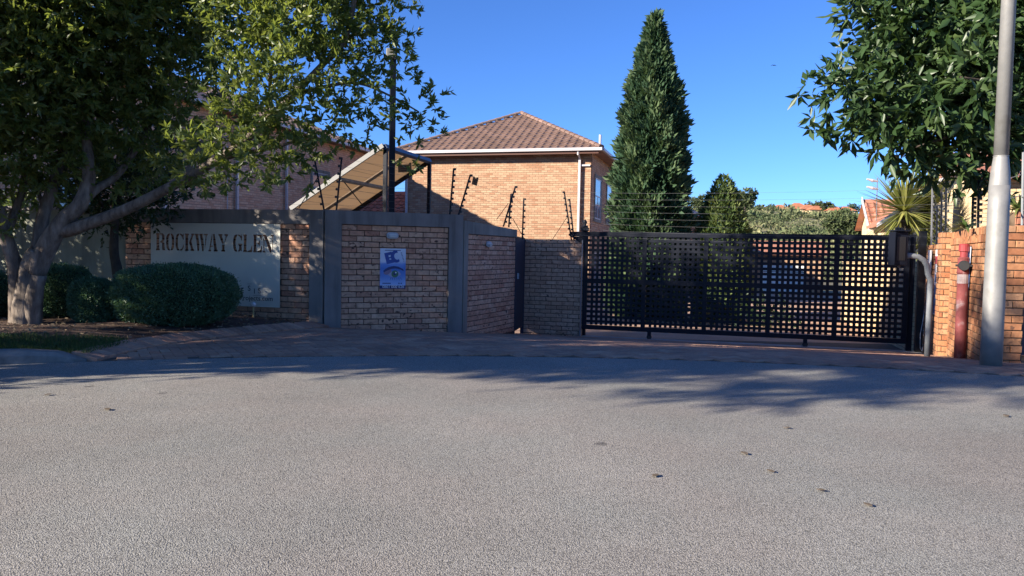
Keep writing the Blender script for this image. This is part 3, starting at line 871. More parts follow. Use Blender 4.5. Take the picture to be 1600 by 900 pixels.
LET = [('R', 118, 192), ('O', 197, 264), ('C', 270, 338), ('K', 344, 417), ('W', 421, 521), ('A', 526, 597), ('Y', 602, 674), ('G', 710, 782), ('L', 786, 856), ('E', 860, 928), ('N', 930, 1012)]
cu = bpy.data.curves.new('name_plate', 'CURVE'); cu.dimensions = '2D'; cu.fill_mode = 'BOTH'; cu.extrude = .0025
def spline(pts):
    s = cu.splines.new('POLY'); s.points.add(len(pts) - 1)
    for p, q in zip(s.points, pts): p.co = (q[0], q[1], 0, 1)
    s.use_cyclic_u = True
spline([(0, 0), (SW_, 0), (SW_, SH_), (0, SH_)])
LH, LTOP = .27, SH_ - .165
for ch, a, b in LET:
    x0, x1 = ZX(a), ZX(b)
    for poly in GLY[ch]:
        spline([(x0 + x * (x1 - x0), LTOP - LH + y * LH) for x, y in poly])
sgn = thing('name_board', 'pale metal board with the stencilled words ROCKWAY GLEN on the sign wall', 'sign', (*(S0 + SD * 1.5), .2))
tmp = bpy.data.objects.new('tmp', cu); col.objects.link(tmp)
dg = bpy.context.evaluated_depsgraph_get()
pme = bpy.data.meshes.new_from_object(tmp.evaluated_get(dg)); pme.name = 'plate'
bpy.data.objects.remove(tmp)
pme.materials.clear(); pme.materials.append(m_noise('board_cream', [(.3, (.54, .53, .47)), (.7, (.62, .60, .53))], 1.1, .7))
SN = Vector((SD.y, -SD.x)); SO = S0 + SD * SX0 + SN * .095
plate = bpy.data.objects.new('plate', pme)
plate.matrix_basis = Matrix(((SD.x, 0, SN.x, SO.x), (SD.y, 0, SN.y, SO.y), (0, 1, 0, SZ0), (0, 0, 0, 1)))
link(plate, sgn)
for sx in (.12, SW_ - .12):
    for sz in (.12, SH_ - .08):
        mb = MB(); q = S0 + SD * (SX0 + sx) + SN * .05; mb.tube([(q.x - SN.x * .05, q.y - SN.y * .05, SZ0 + sz), (q.x + SN.x * .042, q.y + SN.y * .042, SZ0 + sz)], .012, 8); mb.build('standoff', M['grey_steel'], sgn)

def text_mesh(body, size, name, material, M4, parent, extrude=.001, align='LEFT', spacing=1.0):
    c = bpy.data.curves.new(name, 'FONT'); c.body = body; c.size = size; c.extrude = extrude; c.align_x = align; c.space_character = spacing
    o = bpy.data.objects.new(name, c); col.objects.link(o)
    m = bpy.data.meshes.new_from_object(o.evaluated_get(bpy.context.evaluated_depsgraph_get()))
    bpy.data.objects.remove(o)
    m.materials.clear(); m.materials.append(material)
    r = bpy.data.objects.new(name, m); r.matrix_basis = M4; return link(r, parent)
M['ink'] = mat('sign_ink', (.035, .04, .06), .7)
def on_sign(x, y, off=.1005):
    q = S0 + SD * (SX0 + x) + SN * off
    return Matrix(((SD.x, 0, SN.x, q.x), (SD.y, 0, SN.y, q.y), (0, 1, 0, SZ0 + y), (0, 0, 0, 1)))
for ch, zx, zy, bar in (('G', 600, 590, 0), ('E', 655, 562, 0), ('N', 722, 582, -1), ('E', 770, 584, 0), ('S', 822, 568, 1), ('I', 866, 588, -1), ('S', 897, 584, -1)):
    y = (685 - zy) / 613 * SH_
    text_mesh(ch, .115, 'letter', M['ink'], on_sign(ZX(zx), y), sgn)
    if bar:
        mb = MB(); mb.box((.03, y * 0 + (-.03 if bar < 0 else .105), 0), (.075, .004, .002)); o = mb.build('letter_rule', M['ink']); o.matrix_basis = on_sign(ZX(zx), y); adopt(o, sgn)
text_mesh('Projects.com', .105, 'lettering', M['ink'], on_sign(ZX(764), (685 - 638) / 613 * SH_), sgn, spacing=1.02)

# ---- security posters
def m_poster():
    m = mat('poster_print', (.5, .6, .8), .45); t = NT(m)
    uv = t.n('ShaderNodeUVMap', uv_map='UVMap'); sp = t.n('ShaderNodeSeparateXYZ'); t.l(uv.outputs[0], sp.inputs[0])
    y = t.math('ADD', sp.outputs[1], t.math('MULTIPLY', t.math('SUBTRACT', t.noise(uv.outputs[0], 4, 3), .5), .10))
    c = t.ramp(y, [(0, (.50, .60, .78)), (.12, (.30, .45, .78)), (.32, (.12, .25, .62)), (.5, (.05, .16, .52)), (.60, (.12, .26, .66)), (.68, (.52, .60, .78)), (1, (.66, .70, .80))])
    t.col(c); return m
M['poster'] = m_poster()
M['p_blue'] = mat('print_royal_blue', (.018, .06, .30), .45)
M['p_navy'] = mat('print_navy', (.008, .025, .14), .45)
M['p_white'] = mat('print_white', (.72, .74, .82), .45)
M['p_skin'] = mat('print_mauve', (.22, .16, .26), .45)
M['p_green'] = mat('print_green', (.04, .15, .09), .45)
def poster(parent_name, label, O, ax, w, h, tiltz=0.0, cat='poster', full=True):
    """O lower left corner, ax along the wall"""
    ax = Vector((ax[0], ax[1], 0)).normalized(); up = Vector((0, 0, 1)); n = ax.cross(up)
    rot = Matrix.Rotation(tiltz, 3, n); ax = rot @ ax; up = rot @ up; O = Vector(O)
    root = thing(parent_name, label, cat, O)
    def flat(name, poly, m, lvl, uv=False):
        mb = MB(); mb.plate([(x * w, y * h) for x, y in poly], O + n * (.0012 * lvl), ax, up, .0022)
        o = mb.build(name, m, root)
        if uv:
            u = o.data.uv_layers.new(name='UVMap')
            for p in o.data.polygons:
                for li in p.loop_indices:
                    c = o.data.vertices[o.data.loops[li].vertex_index].co - O; u.data[li].uv = (c.dot(ax) / w, c.dot(up) / h)
        return o
    flat('sheet', [(0, .08), (1, .08), (1, 1), (0, 1)], M['poster'], 0, True)
    flat('number_band', [(-.01, 0), (1.0, 0), (1.0, .079), (-.01, .079)], M['p_navy'], .3)
    # E C logo, leaning
    def lean(p, c=(.44, .78), a=R(14)):
        out = []
        for x, y in p:
            X, Y = (x - c[0]) * w, (y - c[1]) * h; out.append((c[0] + (X * math.cos(a) - Y * math.sin(a)) / w, c[1] + (X * math.sin(a) + Y * math.cos(a)) / h))
        return out
    flat('logo_letter', lean([(.20, .64), (.52, .64), (.44, .73), (.34, .73), (.34, .765), (.43, .765), (.43, .80), (.34, .80), (.34, .845), (.46, .845), (.50, .92), (.20, .92)]), M['p_blue'], 1)
    arc = [(.62 + .21 * math.cos(t), .775 + .155 * math.sin(t)) for t in [R(62) + R(236) * i / 18 for i in range(19)]]
    arc += [(.66 + .11 * math.cos(t), .775 + .085 * math.sin(t)) for t in [R(298) - R(236) * i / 18 for i in range(19)]]
    flat('logo_letter', lean(arc), M['p_blue'], 2.2)
    T = lambda x, y, l: Matrix(((ax.x, up.x, n.x, 0), (ax.y, up.y, n.y, 0), (ax.z, up.z, n.z, 0), (0, 0, 0, 1))) if False else Matrix.Translation(O + ax * (x * w) + up * (y * h) + n * (.0022 + .0012 * l)) @ Matrix((ax, up, n)).transposed().to_4x4()
    # eye
    e = lambda cx, cy, rx, ry, a0=0, a1=360, k=22: [(cx + rx * math.cos(R(a0 + (a1 - a0) * i / (k - 1))), cy + ry * math.sin(R(a0 + (a1 - a0) * i / (k - 1)))) for i in range(k)]
    flat('brow_shade', [(.12, .44), (.2, .49), (.34, .54), (.52, .565), (.72, .55), (.9, .49), (.93, .44), (.8, .48), (.6, .505), (.42, .49), (.26, .44), (.16, .40)], M['p_navy'], 1)
    flat('eyelid', [(.12, .38), (.24, .44), (.42, .485), (.45, .42), (.36, .37), (.24, .34)], M['p_skin'], 2)
    flat('eye_white', [(.30, .345), (.44, .42), (.58, .455), (.74, .43), (.82, .36), (.72, .305), (.56, .275), (.42, .30)], mat('print_lilac', (.32, .34, .52), .45), 3)
    flat('iris', e(.575, .37, .135, .088)[:-1], M['p_green'], 4)
    flat('pupil', e(.565, .375, .055, .036)[:-1], M['p_navy'], 5)
    flat('glint', e(.61, .40, .03, .02, k=10)[:-1], M['p_white'], 6)
    for i in range(6):
        x = .42 + i * .075; flat('lash', [(x, .28), (x + .022, .28), (x + .04 * (i - 2.5) * .5 + .012, .20)], M['p_navy'], 1)
    flat('print_line', [(.18, .945), (.80, .945), (.80, .962), (.18, .962)], M['p_navy'], 1)
    flat('print_line', [(.10, .125), (.42, .125), (.42, .148), (.10, .148)], M['p_navy'], 1)
    for x in (.72, .81): flat('print_line', [(x, .12), (x + .045, .12), (x + .045, .15), (x, .15)], M['p_navy'], 1)
    text_mesh('0861 000 626', .062 * w / .4, 'phone_number', M['p_white'], T(.09, .018, 1.2), root, .0006)
    for i in range(7):
        x, y = .80 + i * .017, .885 - i * .034
        flat('side_print', [(x, y), (x + .05, y + .006), (x + .05, y + .02), (x, y + .014)], M['p_navy'], 1)
    return root
d_ = (B_ - A_).normalized(); nA = Vector((d_.y, -d_.x))
q = A_ + d_ * .845 + nA * .02
poster('security_poster', 'blue and white security poster with an eye on the plaster-framed brick wall', (q.x, q.y, .475), d_, .405, .625)
d3 = (RC - RP).normalized(); n3 = Vector((d3.y, -d3.x)); q = RP + d3 * 1.28 + n3 * .03
poster('security_poster', 'blue and white security poster hung askew beside the red hydrant', (q.x, q.y, .735), d3, .40, .56, R(-5))
# agents' boards on the lower wall
d1 = (RP - RE).normalized(); n1 = Vector((d1.y, -d1.x))
M['b_red'] = mat('board_red', (.38, .05, .07), .5); M['b_white'] = mat('board_white', (.66, .63, .64), .5); M['b_blue'] = mat('board_blue', (.05, .10, .24), .5)
def agent_board(label, s, z0, w, h, bands):
    q = RE + d1 * s + n1 * .035; O = Vector((q.x, q.y, z0)); ax = Vector((d1.x, d1.y, 0)); up = Vector((0, 0, 1))
    root = thing('notice_board', label, 'sign', O)
    mb = MB(); mb.plate([(0, 0), (w, 0), (w, h), (0, h)], O, ax, up, .004); mb.build('board', M['b_white'], root)
    for a, b, x0, x1, m in bands:
        mb = MB(); mb.plate([(x0 * w, a * h), (x1 * w, a * h), (x1 * w, b * h), (x0 * w, b * h)], O + n1.to_3d() * .0045, ax, up, .0015); mb.build('print_band', M[m], root)
agent_board('tall notice board in white, red and dark blue bands nearest the sliding gate', .30, .15, .42, 1.10, [(0.02, .40, .04, .96, 'b_blue'), (.62, .80, .04, .5, 'b_red'), (.45, .55, .04, .4, 'b_red')])
agent_board('tall notice board with broad dark blue foot and red heading', 1.15, .20, .40, 1.05, [(0.02, .45, .04, .96, 'b_blue'), (.50, .62, .1, .9, 'b_blue'), (.78, .90, .04, .96, 'b_red')])
agent_board('narrow red and white notice board fixed against the brick pier', 1.75, .62, .28, .62, [(.62, .98, .05, .95, 'b_red'), (.02, .2, .05, .95, 'b_red')])

# ---- bulkhead lights
def bulkhead(label, p, ax, n):
    ax = Vector((*ax, 0)); n = Vector((*n, 0)); up = Vector((0, 0, 1)); p = Vector(p)
    root = thing('bulkhead_light', label, 'lamp', p)
    def oval(w, h, k=24): return [(w * math.copysign(abs(math.cos(t)) ** .6, math.cos(t)), h * math.copysign(abs(math.sin(t)) ** .75, math.sin(t))) for t in [2 * math.pi * i / k for i in range(k)]]
    mb = MB(); mb.plate(oval(.095, .05), p, ax, up, .035); mb.build('housing', M['bulkhead'], root, bevel=.006)
    mb = MB(); mb.plate(oval(.068, .03), p + n * .035, ax, up, .022); mb.build('lens', M['lens'], root, bevel=.008)
    mb = MB(); mb.tube([p + n * .06 - ax * .075, p + n * .064, p + n * .06 + ax * .075], .004, 6); mb.build('guard', M['bulkhead'], root)
q = A_ + d_ * 1.03 + nA * .02; bulkhead('oval grey bulkhead light above the blue security poster', (q.x, q.y, 1.30), d_, nA)
dc = (C_ - B_).normalized(); nc = Vector((dc.y, -dc.x)); q = B_ + dc * 1.0 + nc * .02; bulkhead('oval grey bulkhead light on the brick wing wall', (q.x, q.y, 1.205), dc, nc)

# ================================================================== SLIDING GATE
sg = thing('sliding_gate', 'wide black steel sliding gate of square lattice across the driveway', 'gate', (*GL, gz(*GL)))
g3d = Vector((GD.x, GD.y, 0)); gn = Vector((GD.y, -GD.x, 0)); UPV = Vector((0, 0, 1))
GLen = (GR - GL).length; ZB, ZG = -.45, 1.52
def gp(s, z, off=0.0): return Vector((GL.x, GL.y, 0)) + g3d * s + UPV * z + gn * off
def gbox(name, s0, s1, z0, z1, t, off, parent=sg, m='navy', bevel=0.0):
    mb = MB(); mb.box(gp((s0 + s1) / 2, (z0 + z1) / 2, off), (s1 - s0, t, z1 - z0), g3d, UPV); return mb.build(name, M[m], parent, bevel=bevel)
gbox('top_rail', -.30, GLen, ZG - .097, ZG, .06, 0, bevel=.004)
gbox('bottom_rail', 0, GLen, ZB, ZB + .09, .06, 0, bevel=.004)
zm = (ZB + .09 + ZG - .097) / 2
gbox('mid_rail', .085, GLen - .085, zm - .048, zm + .048, .05, 0)
pw_ = .085
clear = (GLen - 6 * pw_) / 5
for k in range(6):
    gbox('stile', k * (clear + pw_), k * (clear + pw_) + pw_, ZB + .091, ZG - .098, .056, .001)
pit = clear / 11
hv = MB(); hv.box((0, 0, 0), (.054, .006, ZG - ZB - .19)); hvm = hv.mesh('lattice_slat', M['navy'])
hh = MB(); hh.box((0, 0, 0), (clear, .006, .053)); hhm = hh.mesh('lattice_slat', M['navy'])
rotm = Matrix((g3d, UPV.cross(g3d), UPV)).transposed().to_4x4()
z_lo0, z_lo1, z_hi0, z_hi1 = ZB + .09, zm - .048, zm + .048, ZG - .097
for k in range(5):
    s0 = k * (clear + pw_) + pw_
    for i in range(1, 11):
        o = bpy.data.objects.new('lattice_slat', hvm); o.matrix_basis = Matrix.Translation(gp(s0 + i * pit, (ZB + ZG) / 2, -.006)) @ rotm; link(o, sg)
    for a, b in ((z_lo0, z_lo1), (z_hi0, z_hi1)):
        pv = (b - a + .048) / 9
        for i in range(1, 9):
            o = bpy.data.objects.new('lattice_slat', hhm); o.matrix_basis = Matrix.Translation(gp(s0 + clear / 2, a - .024 + i * pv, .002)) @ rotm; link(o, sg)
for s in (1.35, 4.25):
    mb = MB(); c = gp(s, gz(*(GL + GD * s)) + .055, .0); mb.tube([c - gn * .02, c + gn * .02], .05, 14); mb.build('wheel', M['black'], sg)
    gbox('wheel_bracket', s - .035, s + .035, ZB - .07, ZB - .001, .07, 0)
mb = MB(); a = gp(-.28, ZG - .1); mb.plate([(0, 0), (.28, -.17), (.28, 0)], a - gn * .02, g3d, UPV, .04); mb.build('gusset', M['navy'], sg)
# guide post with finial
gpst = thing('guide_post', 'black gate guide post with a knob finial between brick wall and lattice gate', 'post', gp(.02, gz(*GL), -.13))
mb = MB(); mb.box(gp(.0, .5, -.12), (.09, .09, 2.3), g3d); mb.build('post', M['navy'], gpst)
mb = MB(); mb.box(gp(.0, ZG + .05, -.05), (.13, .24, .07), g3d); mb.build('bracket', M['navy'], gpst)
mb = MB(); mb.lathe(gp(.0, ZG + .085, -.05), [(.05, 0), (.05, .03), (.025, .045), (.035, .08), (.045, .10), (.03, .14), (.01, .16)], 12); mb.build('finial', M['navy'], gpst, smooth=True)
pp = thing('drain_pipe', 'thin pale pipe standing against the gate wall end beside the lattice gate', 'pipe', gp(-.03, gz(*GL), .05))
mb = MB(); mb.tube([gp(-.03, gz(*GL) - .03, .05), gp(-.025, 1.35, .05)], .014, 8); mb.build('pipe', M['grey_steel'], pp)
mb = MB(); mb.tube([gp(-.03, gz(*GL) - .03, .05), gp(-.03, gz(*GL) + .13, .05)], .027, 10); mb.build('sleeve', M['grey_steel'], pp)
# catch posts on the right
cp = thing('catch_post', 'pair of dark steel catch posts closing the lattice gate at the orange wall', 'post', gp(GLen + .13, gz(*GR)))
mb = MB(); mb.box(gp(GLen + .06, .42, -.08), (.09, .09, 2.24), g3d); mb.build('post', M['navy'], cp)
mb = MB(); mb.box(gp(GLen + .20, .45, .02), (.12, .10, 2.3), g3d); mb.build('post', M['black'], cp)
cb = thing('cable', 'loose white cable hanging down the dark catch post of the gate', 'cable', gp(GLen + .3, gz(*GR), .08))
mb = MB(); mb.tube([gp(GLen + .28, 1.1, .075), gp(GLen + .275, .6, .08), gp(GLen + .26, .1, .085), gp(GLen + .215, -.25, .09), gp(GLen + .22, -.5, .09), gp(GLen + .25, -.56, .1), gp(GLen + .275, -.4, .09), gp(GLen + .26, -.15, .085)], .008, 6); mb.build('strand', M['white_metal'], cb, smooth=True)

# ================================================================== STREET FURNITURE
# gooseneck intercom
Y0 = 10.0
base = at(1448, 557, Y0); gi = thing('intercom_post', 'grey gooseneck post carrying a dark intercom box in front of the lattice gate', 'intercom', (base.x, base.y, gz(base.x, base.y)))
pts = [Vector((base.x, base.y, gz(base.x, base.y) - .03))] + [Vector((base.x, base.y, z)) for z in (.3, .6, .82)]
top = [at(px, py, Y0) for px, py in ((1450, 428), (1448.5, 415), (1443, 406), (1434, 401), (1423, 399.5), (1411, 399.5))]
pts = [Vector((base.x + .004, base.y, p.z)) for p in pts] + top
mb = MB(); mb.tube(pts, .036, 14); mb.build('gooseneck', M['pole_steel'], gi, smooth=True)
c0, c1 = at(1393.5, 362, Y0), at(1413, 415, Y0)
bw, bh = c1.x - c0.x, c0.z - c1.z
cx, cz = (c0.x + c1.x) / 2, (c0.z + c1.z) / 2
mb = MB(); mb.box((cx, Y0, cz), (bw, .15, bh)); mb.build('box', M['navy'], gi, bevel=.012)
mb = MB(); mb.box((cx - .005, Y0 - .03, cz + bh / 2 + .012), (bw + .015, .20, .018)); mb.build('hood', M['navy'], gi, bevel=.005)
mb = MB(); mb.box((cx - bw / 2 - .005, Y0 - .03, cz), (.008, .17, bh * .98)); mb.build('side_shield', M['navy'], gi)
mb = MB(); mb.box((cx, Y0 - .078, cz), (bw * .62, .01, bh * .7)); kp = mb.build('keypad', M['black'], gi)
for i in range(3):
    mb = MB(); mb.box((cx + (i - 1) * .035, Y0 + .0, cz + bh / 2 + .04), (.02, .03, .035)); mb.build('hood_clip', M['navy'], gi)
mb = MB(); mb.lathe((cx + .02, Y0, cz - bh / 2 - .03), [(.01, 0), (.018, .012), (.012, .03)], 10); mb.build('cable_gland', M['grey_steel'], gi)

# hydrant standpipe
Yh = 9.8; hb = at(1499.5, 559, Yh); hz = gz(hb.x, hb.y)
hy = thing('hydrant', 'tall faded red fire hydrant standpipe with a black outlet by the orange wall', 'hydrant', (hb.x, hb.y, hz))
H = at(1506, 381, Yh).z - hz; tip = at(1506, 381, Yh)
def hp_(t, dx=0): return Vector((hb.x + (tip.x - hb.x) * t * .55, hb.y, hz + H * t))
mb = MB(); mb.tube([hp_(-.02), hp_(.28), hp_(.56), hp_(.655)], [.070, .067, .066, .064], 16); mb.build('pipe', M['hydrant_red'], hy, smooth=True)
mb = MB(); mb.tube([hp_(.655), hp_(.735)], .0675, 16); mb.build('band', M['hydrant_band'], hy)
mb = MB(); mb.tube([hp_(.735), hp_(.75), hp_(.77), hp_(.86), hp_(.875), hp_(.885)], [.066, .078, .069, .067, .075, .05], 16); mb.build('collar', M['hydrant_red'], hy)
mb = MB(); mb.tube([hp_(.885), hp_(.93), hp_(.935), hp_(.99), hp_(1.0)], [.045, .045, .062, .062, .05], 16); mb.build('cap', M['hydrant_cap'], hy)
c = hp_(.812); od = Vector((-c.x * .9, -c.y, 0)).normalized(); os_ = Vector((od.y, -od.x, 0))
mb = MB(); mb.tube([c + od * .045, c + od * .10, c + od * .105, c + od * .14], [.045, .045, .066, .062], 18); ho = mb.build('outlet', M['black'], hy)
for sx in (-1, 1):
    mb = MB(); mb.box(c + od * .12 + os_ * (sx * .075), (.04, .025, .028), os_); mb.build('outlet_lug', M['black'], hy, bevel=.005)

# lamp pole
Yl = 8.0; lb = at(1548.5, 564, Yl)
lp = thing('lamp_pole', 'tall galvanised steel street lamp pole in front of the orange brick wall', 'lamp pole', (lb.x, lb.y, 0))
zz = lambda py: at(1555, py, Yl).z
mb = MB(); mb.tube([(lb.x, lb.y, -.05), (lb.x, lb.y, .35), (lb.x, lb.y, zz(330)), (lb.x, lb.y, zz(290))], [.104, .102, .101, .098], 28); mb.tube([(lb.x, lb.y, zz(290)), (lb.x, lb.y, zz(268)), (lb.x, lb.y, zz(245))], [.098, .088, .070], 28, caps=False); mb.tube([(lb.x, lb.y, zz(245)), (lb.x, lb.y, 4.6), (lb.x, lb.y, 8.4)], [.070, .067, .05], 28); mb.build('shaft', M['galv'], lp, smooth=True)
for z in (zz(244), .52):
    mb = MB(); mb.tube([(lb.x, lb.y, z - .004), (lb.x, lb.y, z + .004)], [.073 if z > 1 else .1035] * 2, 28); mb.build('weld_ring', M['galv'], lp)
mb = MB(); mb.tube([(lb.x, lb.y, 8.4), (lb.x - .1, lb.y - .15, 8.75), (lb.x - .5, lb.y - .8, 8.95), (lb.x - .9, lb.y - 1.4, 9.0)], .035, 10); mb.build('arm', M['galv'], lp, smooth=True)
mb = MB(); mb.box((lb.x - 1.1, lb.y - 1.75, 9.0), (.26, .7, .12), (.85, -.52, 0)); mb.build('lantern', M['galv'], lp, bevel=.03)

# black mast behind the wall
mbk = thing('camera_mast', 'tall dark square mast rising behind the brick panel with the poster', 'mast', (at(611, 331, 13.4).x, 13.4, -.3))
x0 = at(611.5, 331, 13.4).x
mb = MB(); mb.box((x0, 13.4, 2.05), (.10, .10, 4.7), (1, .3, 0)); mb.build('shaft', M['navy'], mbk, bevel=.006)
mb = MB(); mb.box((x0 - .02, 13.3, 4.45), (.14, .22, .16)); mb.build('camera_housing', M['surround'], mbk, bevel=.02)

# ================================================================== ELECTRIC FENCES
def fence_post(parent, foot, top, n_ins, m='navy', side=1):
    foot, top = Vector(foot), Vector(top)
    mb = MB(); mb.tube([foot, top], .0155, 6); p = mb.build('post', M[m], parent)
    pts = []
    for i in range(n_ins):
        q = foot.lerp(top, .12 + .86 * i / (n_ins - 1)); pts.append(q)
        mb = MB(); mb.tube([q - Vector((.0, .0, .018)) + Vector((.022 * side, -.012, 0)), q + Vector((.022 * side, -.012, .018))], [.021, .021], 7); ins = mb.build('insulator', M['black'], p)
    return pts
def wires(parent, a, b, sag=.012):
    for p, q in zip(a, b):
        m_ = (p + q) / 2 - Vector((0, 0, sag))
        mb = MB(); mb.tube([p, p.lerp(m_, .5) - Vector((0, 0, sag * .3)), m_, q.lerp(m_, .5) - Vector((0, 0, sag * .3)), q], .0016, 4); mb.build('wire', M['wire'], parent)
ef = thing('electric_fence', 'electric fence brackets and wires along the coping of the sign wall', 'fence', (*(A_ - SD * .2), ZT))
P1_ = fence_post(ef, at(506.5, 329, 11.75), at(491, 246, 11.7), 7, side=-1)
P2_ = fence_post(ef, at(525.5, 330, 11.75), at(534, 246, 11.8), 7, side=-1)
P0_ = [p - SD.to_3d() * 3.2 for p in P1_]
wires(ef, P0_, P1_); wires(ef, P1_, P2_)
mb = MB(); mb.tube([at(467, 325, 11.75), at(498, 275, 11.72)], .007, 5); mb.build('stay', M['navy'], ef)
ef2 = thing('electric_fence', 'electric fence brackets and wires above the poster wall and wing wall', 'fence', (*B_, ZT))
P3_ = fence_post(ef2, at(702.5, 338, 12.4), at(709, 263, 12.4), 8)
P4_ = fence_post(ef2, at(715.5, 339, 12.45), at(735, 273, 12.5), 7)
P5_ = fence_post(ef2, at(786.5, 354, 14.1), at(805.5, 291, 14.2), 8)
P6_ = fence_post(ef2, at(795, 355, 14.2), at(798.5, 303, 14.3), 6)
P7_ = fence_post(ef2, at(816, 374, 15.0), at(818.5, 310, 15.1), 7)
wires(ef2, P2_, P3_[:7]); wires(ef2, P3_[:7], P4_); wires(ef2, P4_, P5_[:7]); wires(ef2, P5_[:6], P6_); wires(ef2, P6_, P7_[:6])
for a, b in (((776, 343), (794, 318)), ((822, 378), (801, 341))):
    mb = MB(); mb.tube([at(*a, 14.2), at(*b, 14.3)], .006, 5); mb.build('stay', M['navy'], ef2)
ef3 = thing('electric_fence', 'electric fence brackets and wires on the gate wall and over the lattice gate', 'fence', (*GL, 1.36))
P8_ = fence_post(ef3, at(893, 376, 15.4), at(881.5, 299, 15.5), 8, side=-1)
P9_ = fence_post(ef3, at(897, 376, 15.4), at(890, 311, 15.5), 7, side=-1)
mb = MB(); mb.tube([at(862, 376, 15.5), at(885, 341, 15.5)], .006, 5); mb.build('stay', M['brown_print'], ef3)
P10_ = fence_post(ef3, at(1455, 395, 13.4), at(1457, 292, 13.4), 8, 'grey_steel')
wires(ef3, P7_[:7], P9_); wires(ef3, P8_, P10_, .05)
ef4 = thing('electric_fence', 'dense electric fence brackets on the orange wall under the broad-leaved tree', 'fence', (*RP, 1.4))
prev = P10_
for px, py0, py1, Y in ((1463, 402, 322, 12.7), (1470, 400, 300, 12.2), (1477, 402, 283, 11.6), (1519, 357, 303, 10.3), (1528, 356, 281, 9.7)):
    pr = fence_post(ef4, at(px, py0, Y), at(px + 1.5, py1, Y), 8); wires(ef4, prev[:8], pr[:8]); prev = pr
def warn(label, px, py, Y, w, h, yaw, rollz):
    c = at(px, py, Y); root = thing('warning_sign', label, 'sign', c)
    ax = Vector((math.cos(yaw), math.sin(yaw), 0)); up = Vector((0, 0, 1)); n = ax.cross(up); r = Matrix.Rotation(rollz, 3, n); ax, up = r @ ax, r @ up
    mb = MB(); mb.plate([(-w / 2, -h / 2), (w / 2, -h / 2), (w / 2, h / 2 + .025), (w / 2 - .03, h / 2 + .025), (w / 2 - .045, h / 2), (-w / 2 + .045, h / 2), (-w / 2 + .03, h / 2 + .025), (-w / 2, h / 2 + .025)], c, ax, up, .003); mb.build('plate', M['brown_sign'], root)
    for k in range(3):
        mb = MB(); y = h * (.22 - .26 * k); x = w * (.34 - .03 * k); mb.plate([(-x, y - .007), (x, y - .007), (x, y + .007), (-x, y + .007)], c + n * .0035, ax, up, .001); mb.build('print_line', M['brown_print'], root)
    return root
warn('brown warning plate hanging on the fence wires in front of the tilted cream canopy', 632.5, 263, 12.1, .215, .12, R(-4), R(3))
warn('small tan warning plate hanging on the fence wire before the tan brick house', 742, 284, 12.9, .10, .115, R(25), R(-12))

# ================================================================== HOUSES
def uvp(u, v, o):                   # plan point from u,v offsets around origin o
    p = Vector(o) + U2 * u + V2 * v; return p
def quad(mb, pts): mb.add(pts, [tuple(range(len(pts)))])

def window(parent, A, d, s, z, w, h, panes=2, off=0.0, surround=.12):
    """window in the wall line from A along d at distance s"""
    n = Vector((d.y, -d.x)); a = A + d * s; b = A + d * (s + w)
    if surround:
        mb = MB(); mb.wallbox(a - d * surround, b + d * surround, z - surround, z, .02, off + .04); mb.wallbox(a - d * surround, b + d * surround, z + h, z + h + surround, .02, off + .04)
        mb.wallbox(a - d * surround, a, z + .001, z + h - .001, .02, off + .04); mb.wallbox(b, b + d * surround, z + .001, z + h - .001, .02, off + .04)
        wnd = mb.build('window', M['surround'], parent)
    else:
        wnd = parent
    mb = MB(); fr = .05
    mb.wallbox(a, a + d * fr, z, z + h, .0, off + .022); mb.wallbox(b - d * fr, b, z, z + h, .0, off + .022)
    mb.wallbox(a + d * fr, b - d * fr, z, z + fr, .0, off + .022); mb.wallbox(a + d * fr, b - d * fr, z + h - fr, z + h, .0, off + .022)
    mb.wallbox(a + d * fr, b - d * fr, z + h * .55, z + h * .55 + .04, 0, off + .020)
    if panes > 1: mb.wallbox(a + d * (w / 2 - .02), a + d * (w / 2 + .02), z + fr, z + h * .55, 0, off + .018)
    mb.build('frame', M['white_metal'], wnd)
    for k in range(2):
        z0, z1 = (z + fr, z + h * .55) if k == 0 else (z + h * .55 + .04, z + h - fr)
        mb = MB(); mb.wallbox(a + d * fr, b - d * fr, z0, z1, 0, off + .008); mb.build('pane', M['glass'], wnd)
    return wnd

# ---- tan brick house straight ahead
KC = Vector((2.90, 29.0)); HW, HD = 7.6, 9.0
GZ0 = -1.2
h1 = thing('brick_house', 'two-storey tan brick house with brown tiled hip roof behind the gate wall', 'house', (*(KC - U2 * HW / 2), GZ0))
c00, c10, c11, c01 = KC - U2 * HW, KC, KC + V2 * HD, KC - U2 * HW + V2 * HD
mb = MB(); mb.wallbox(c00, c10, GZ0, 4.92, .22); mb.build('front_wall', M['house_brick'], h1, uv=True)
mb = MB(); mb.wallbox(c10 + V2 * .001, c11, GZ0, 4.92, .22); mb.build('side_wall', M['house_brick'], h1, uv=True)
mb = MB(); mb.wallbox(c11, c01, GZ0, 4.92, .22); mb.build('rear_wall', M['house_brick'], h1, uv=True)
mb = MB(); mb.wallbox(c01, c00 + V2 * .001, GZ0, 4.92, .22); mb.build('side_wall', M['house_brick'], h1, uv=True)
OV = .45
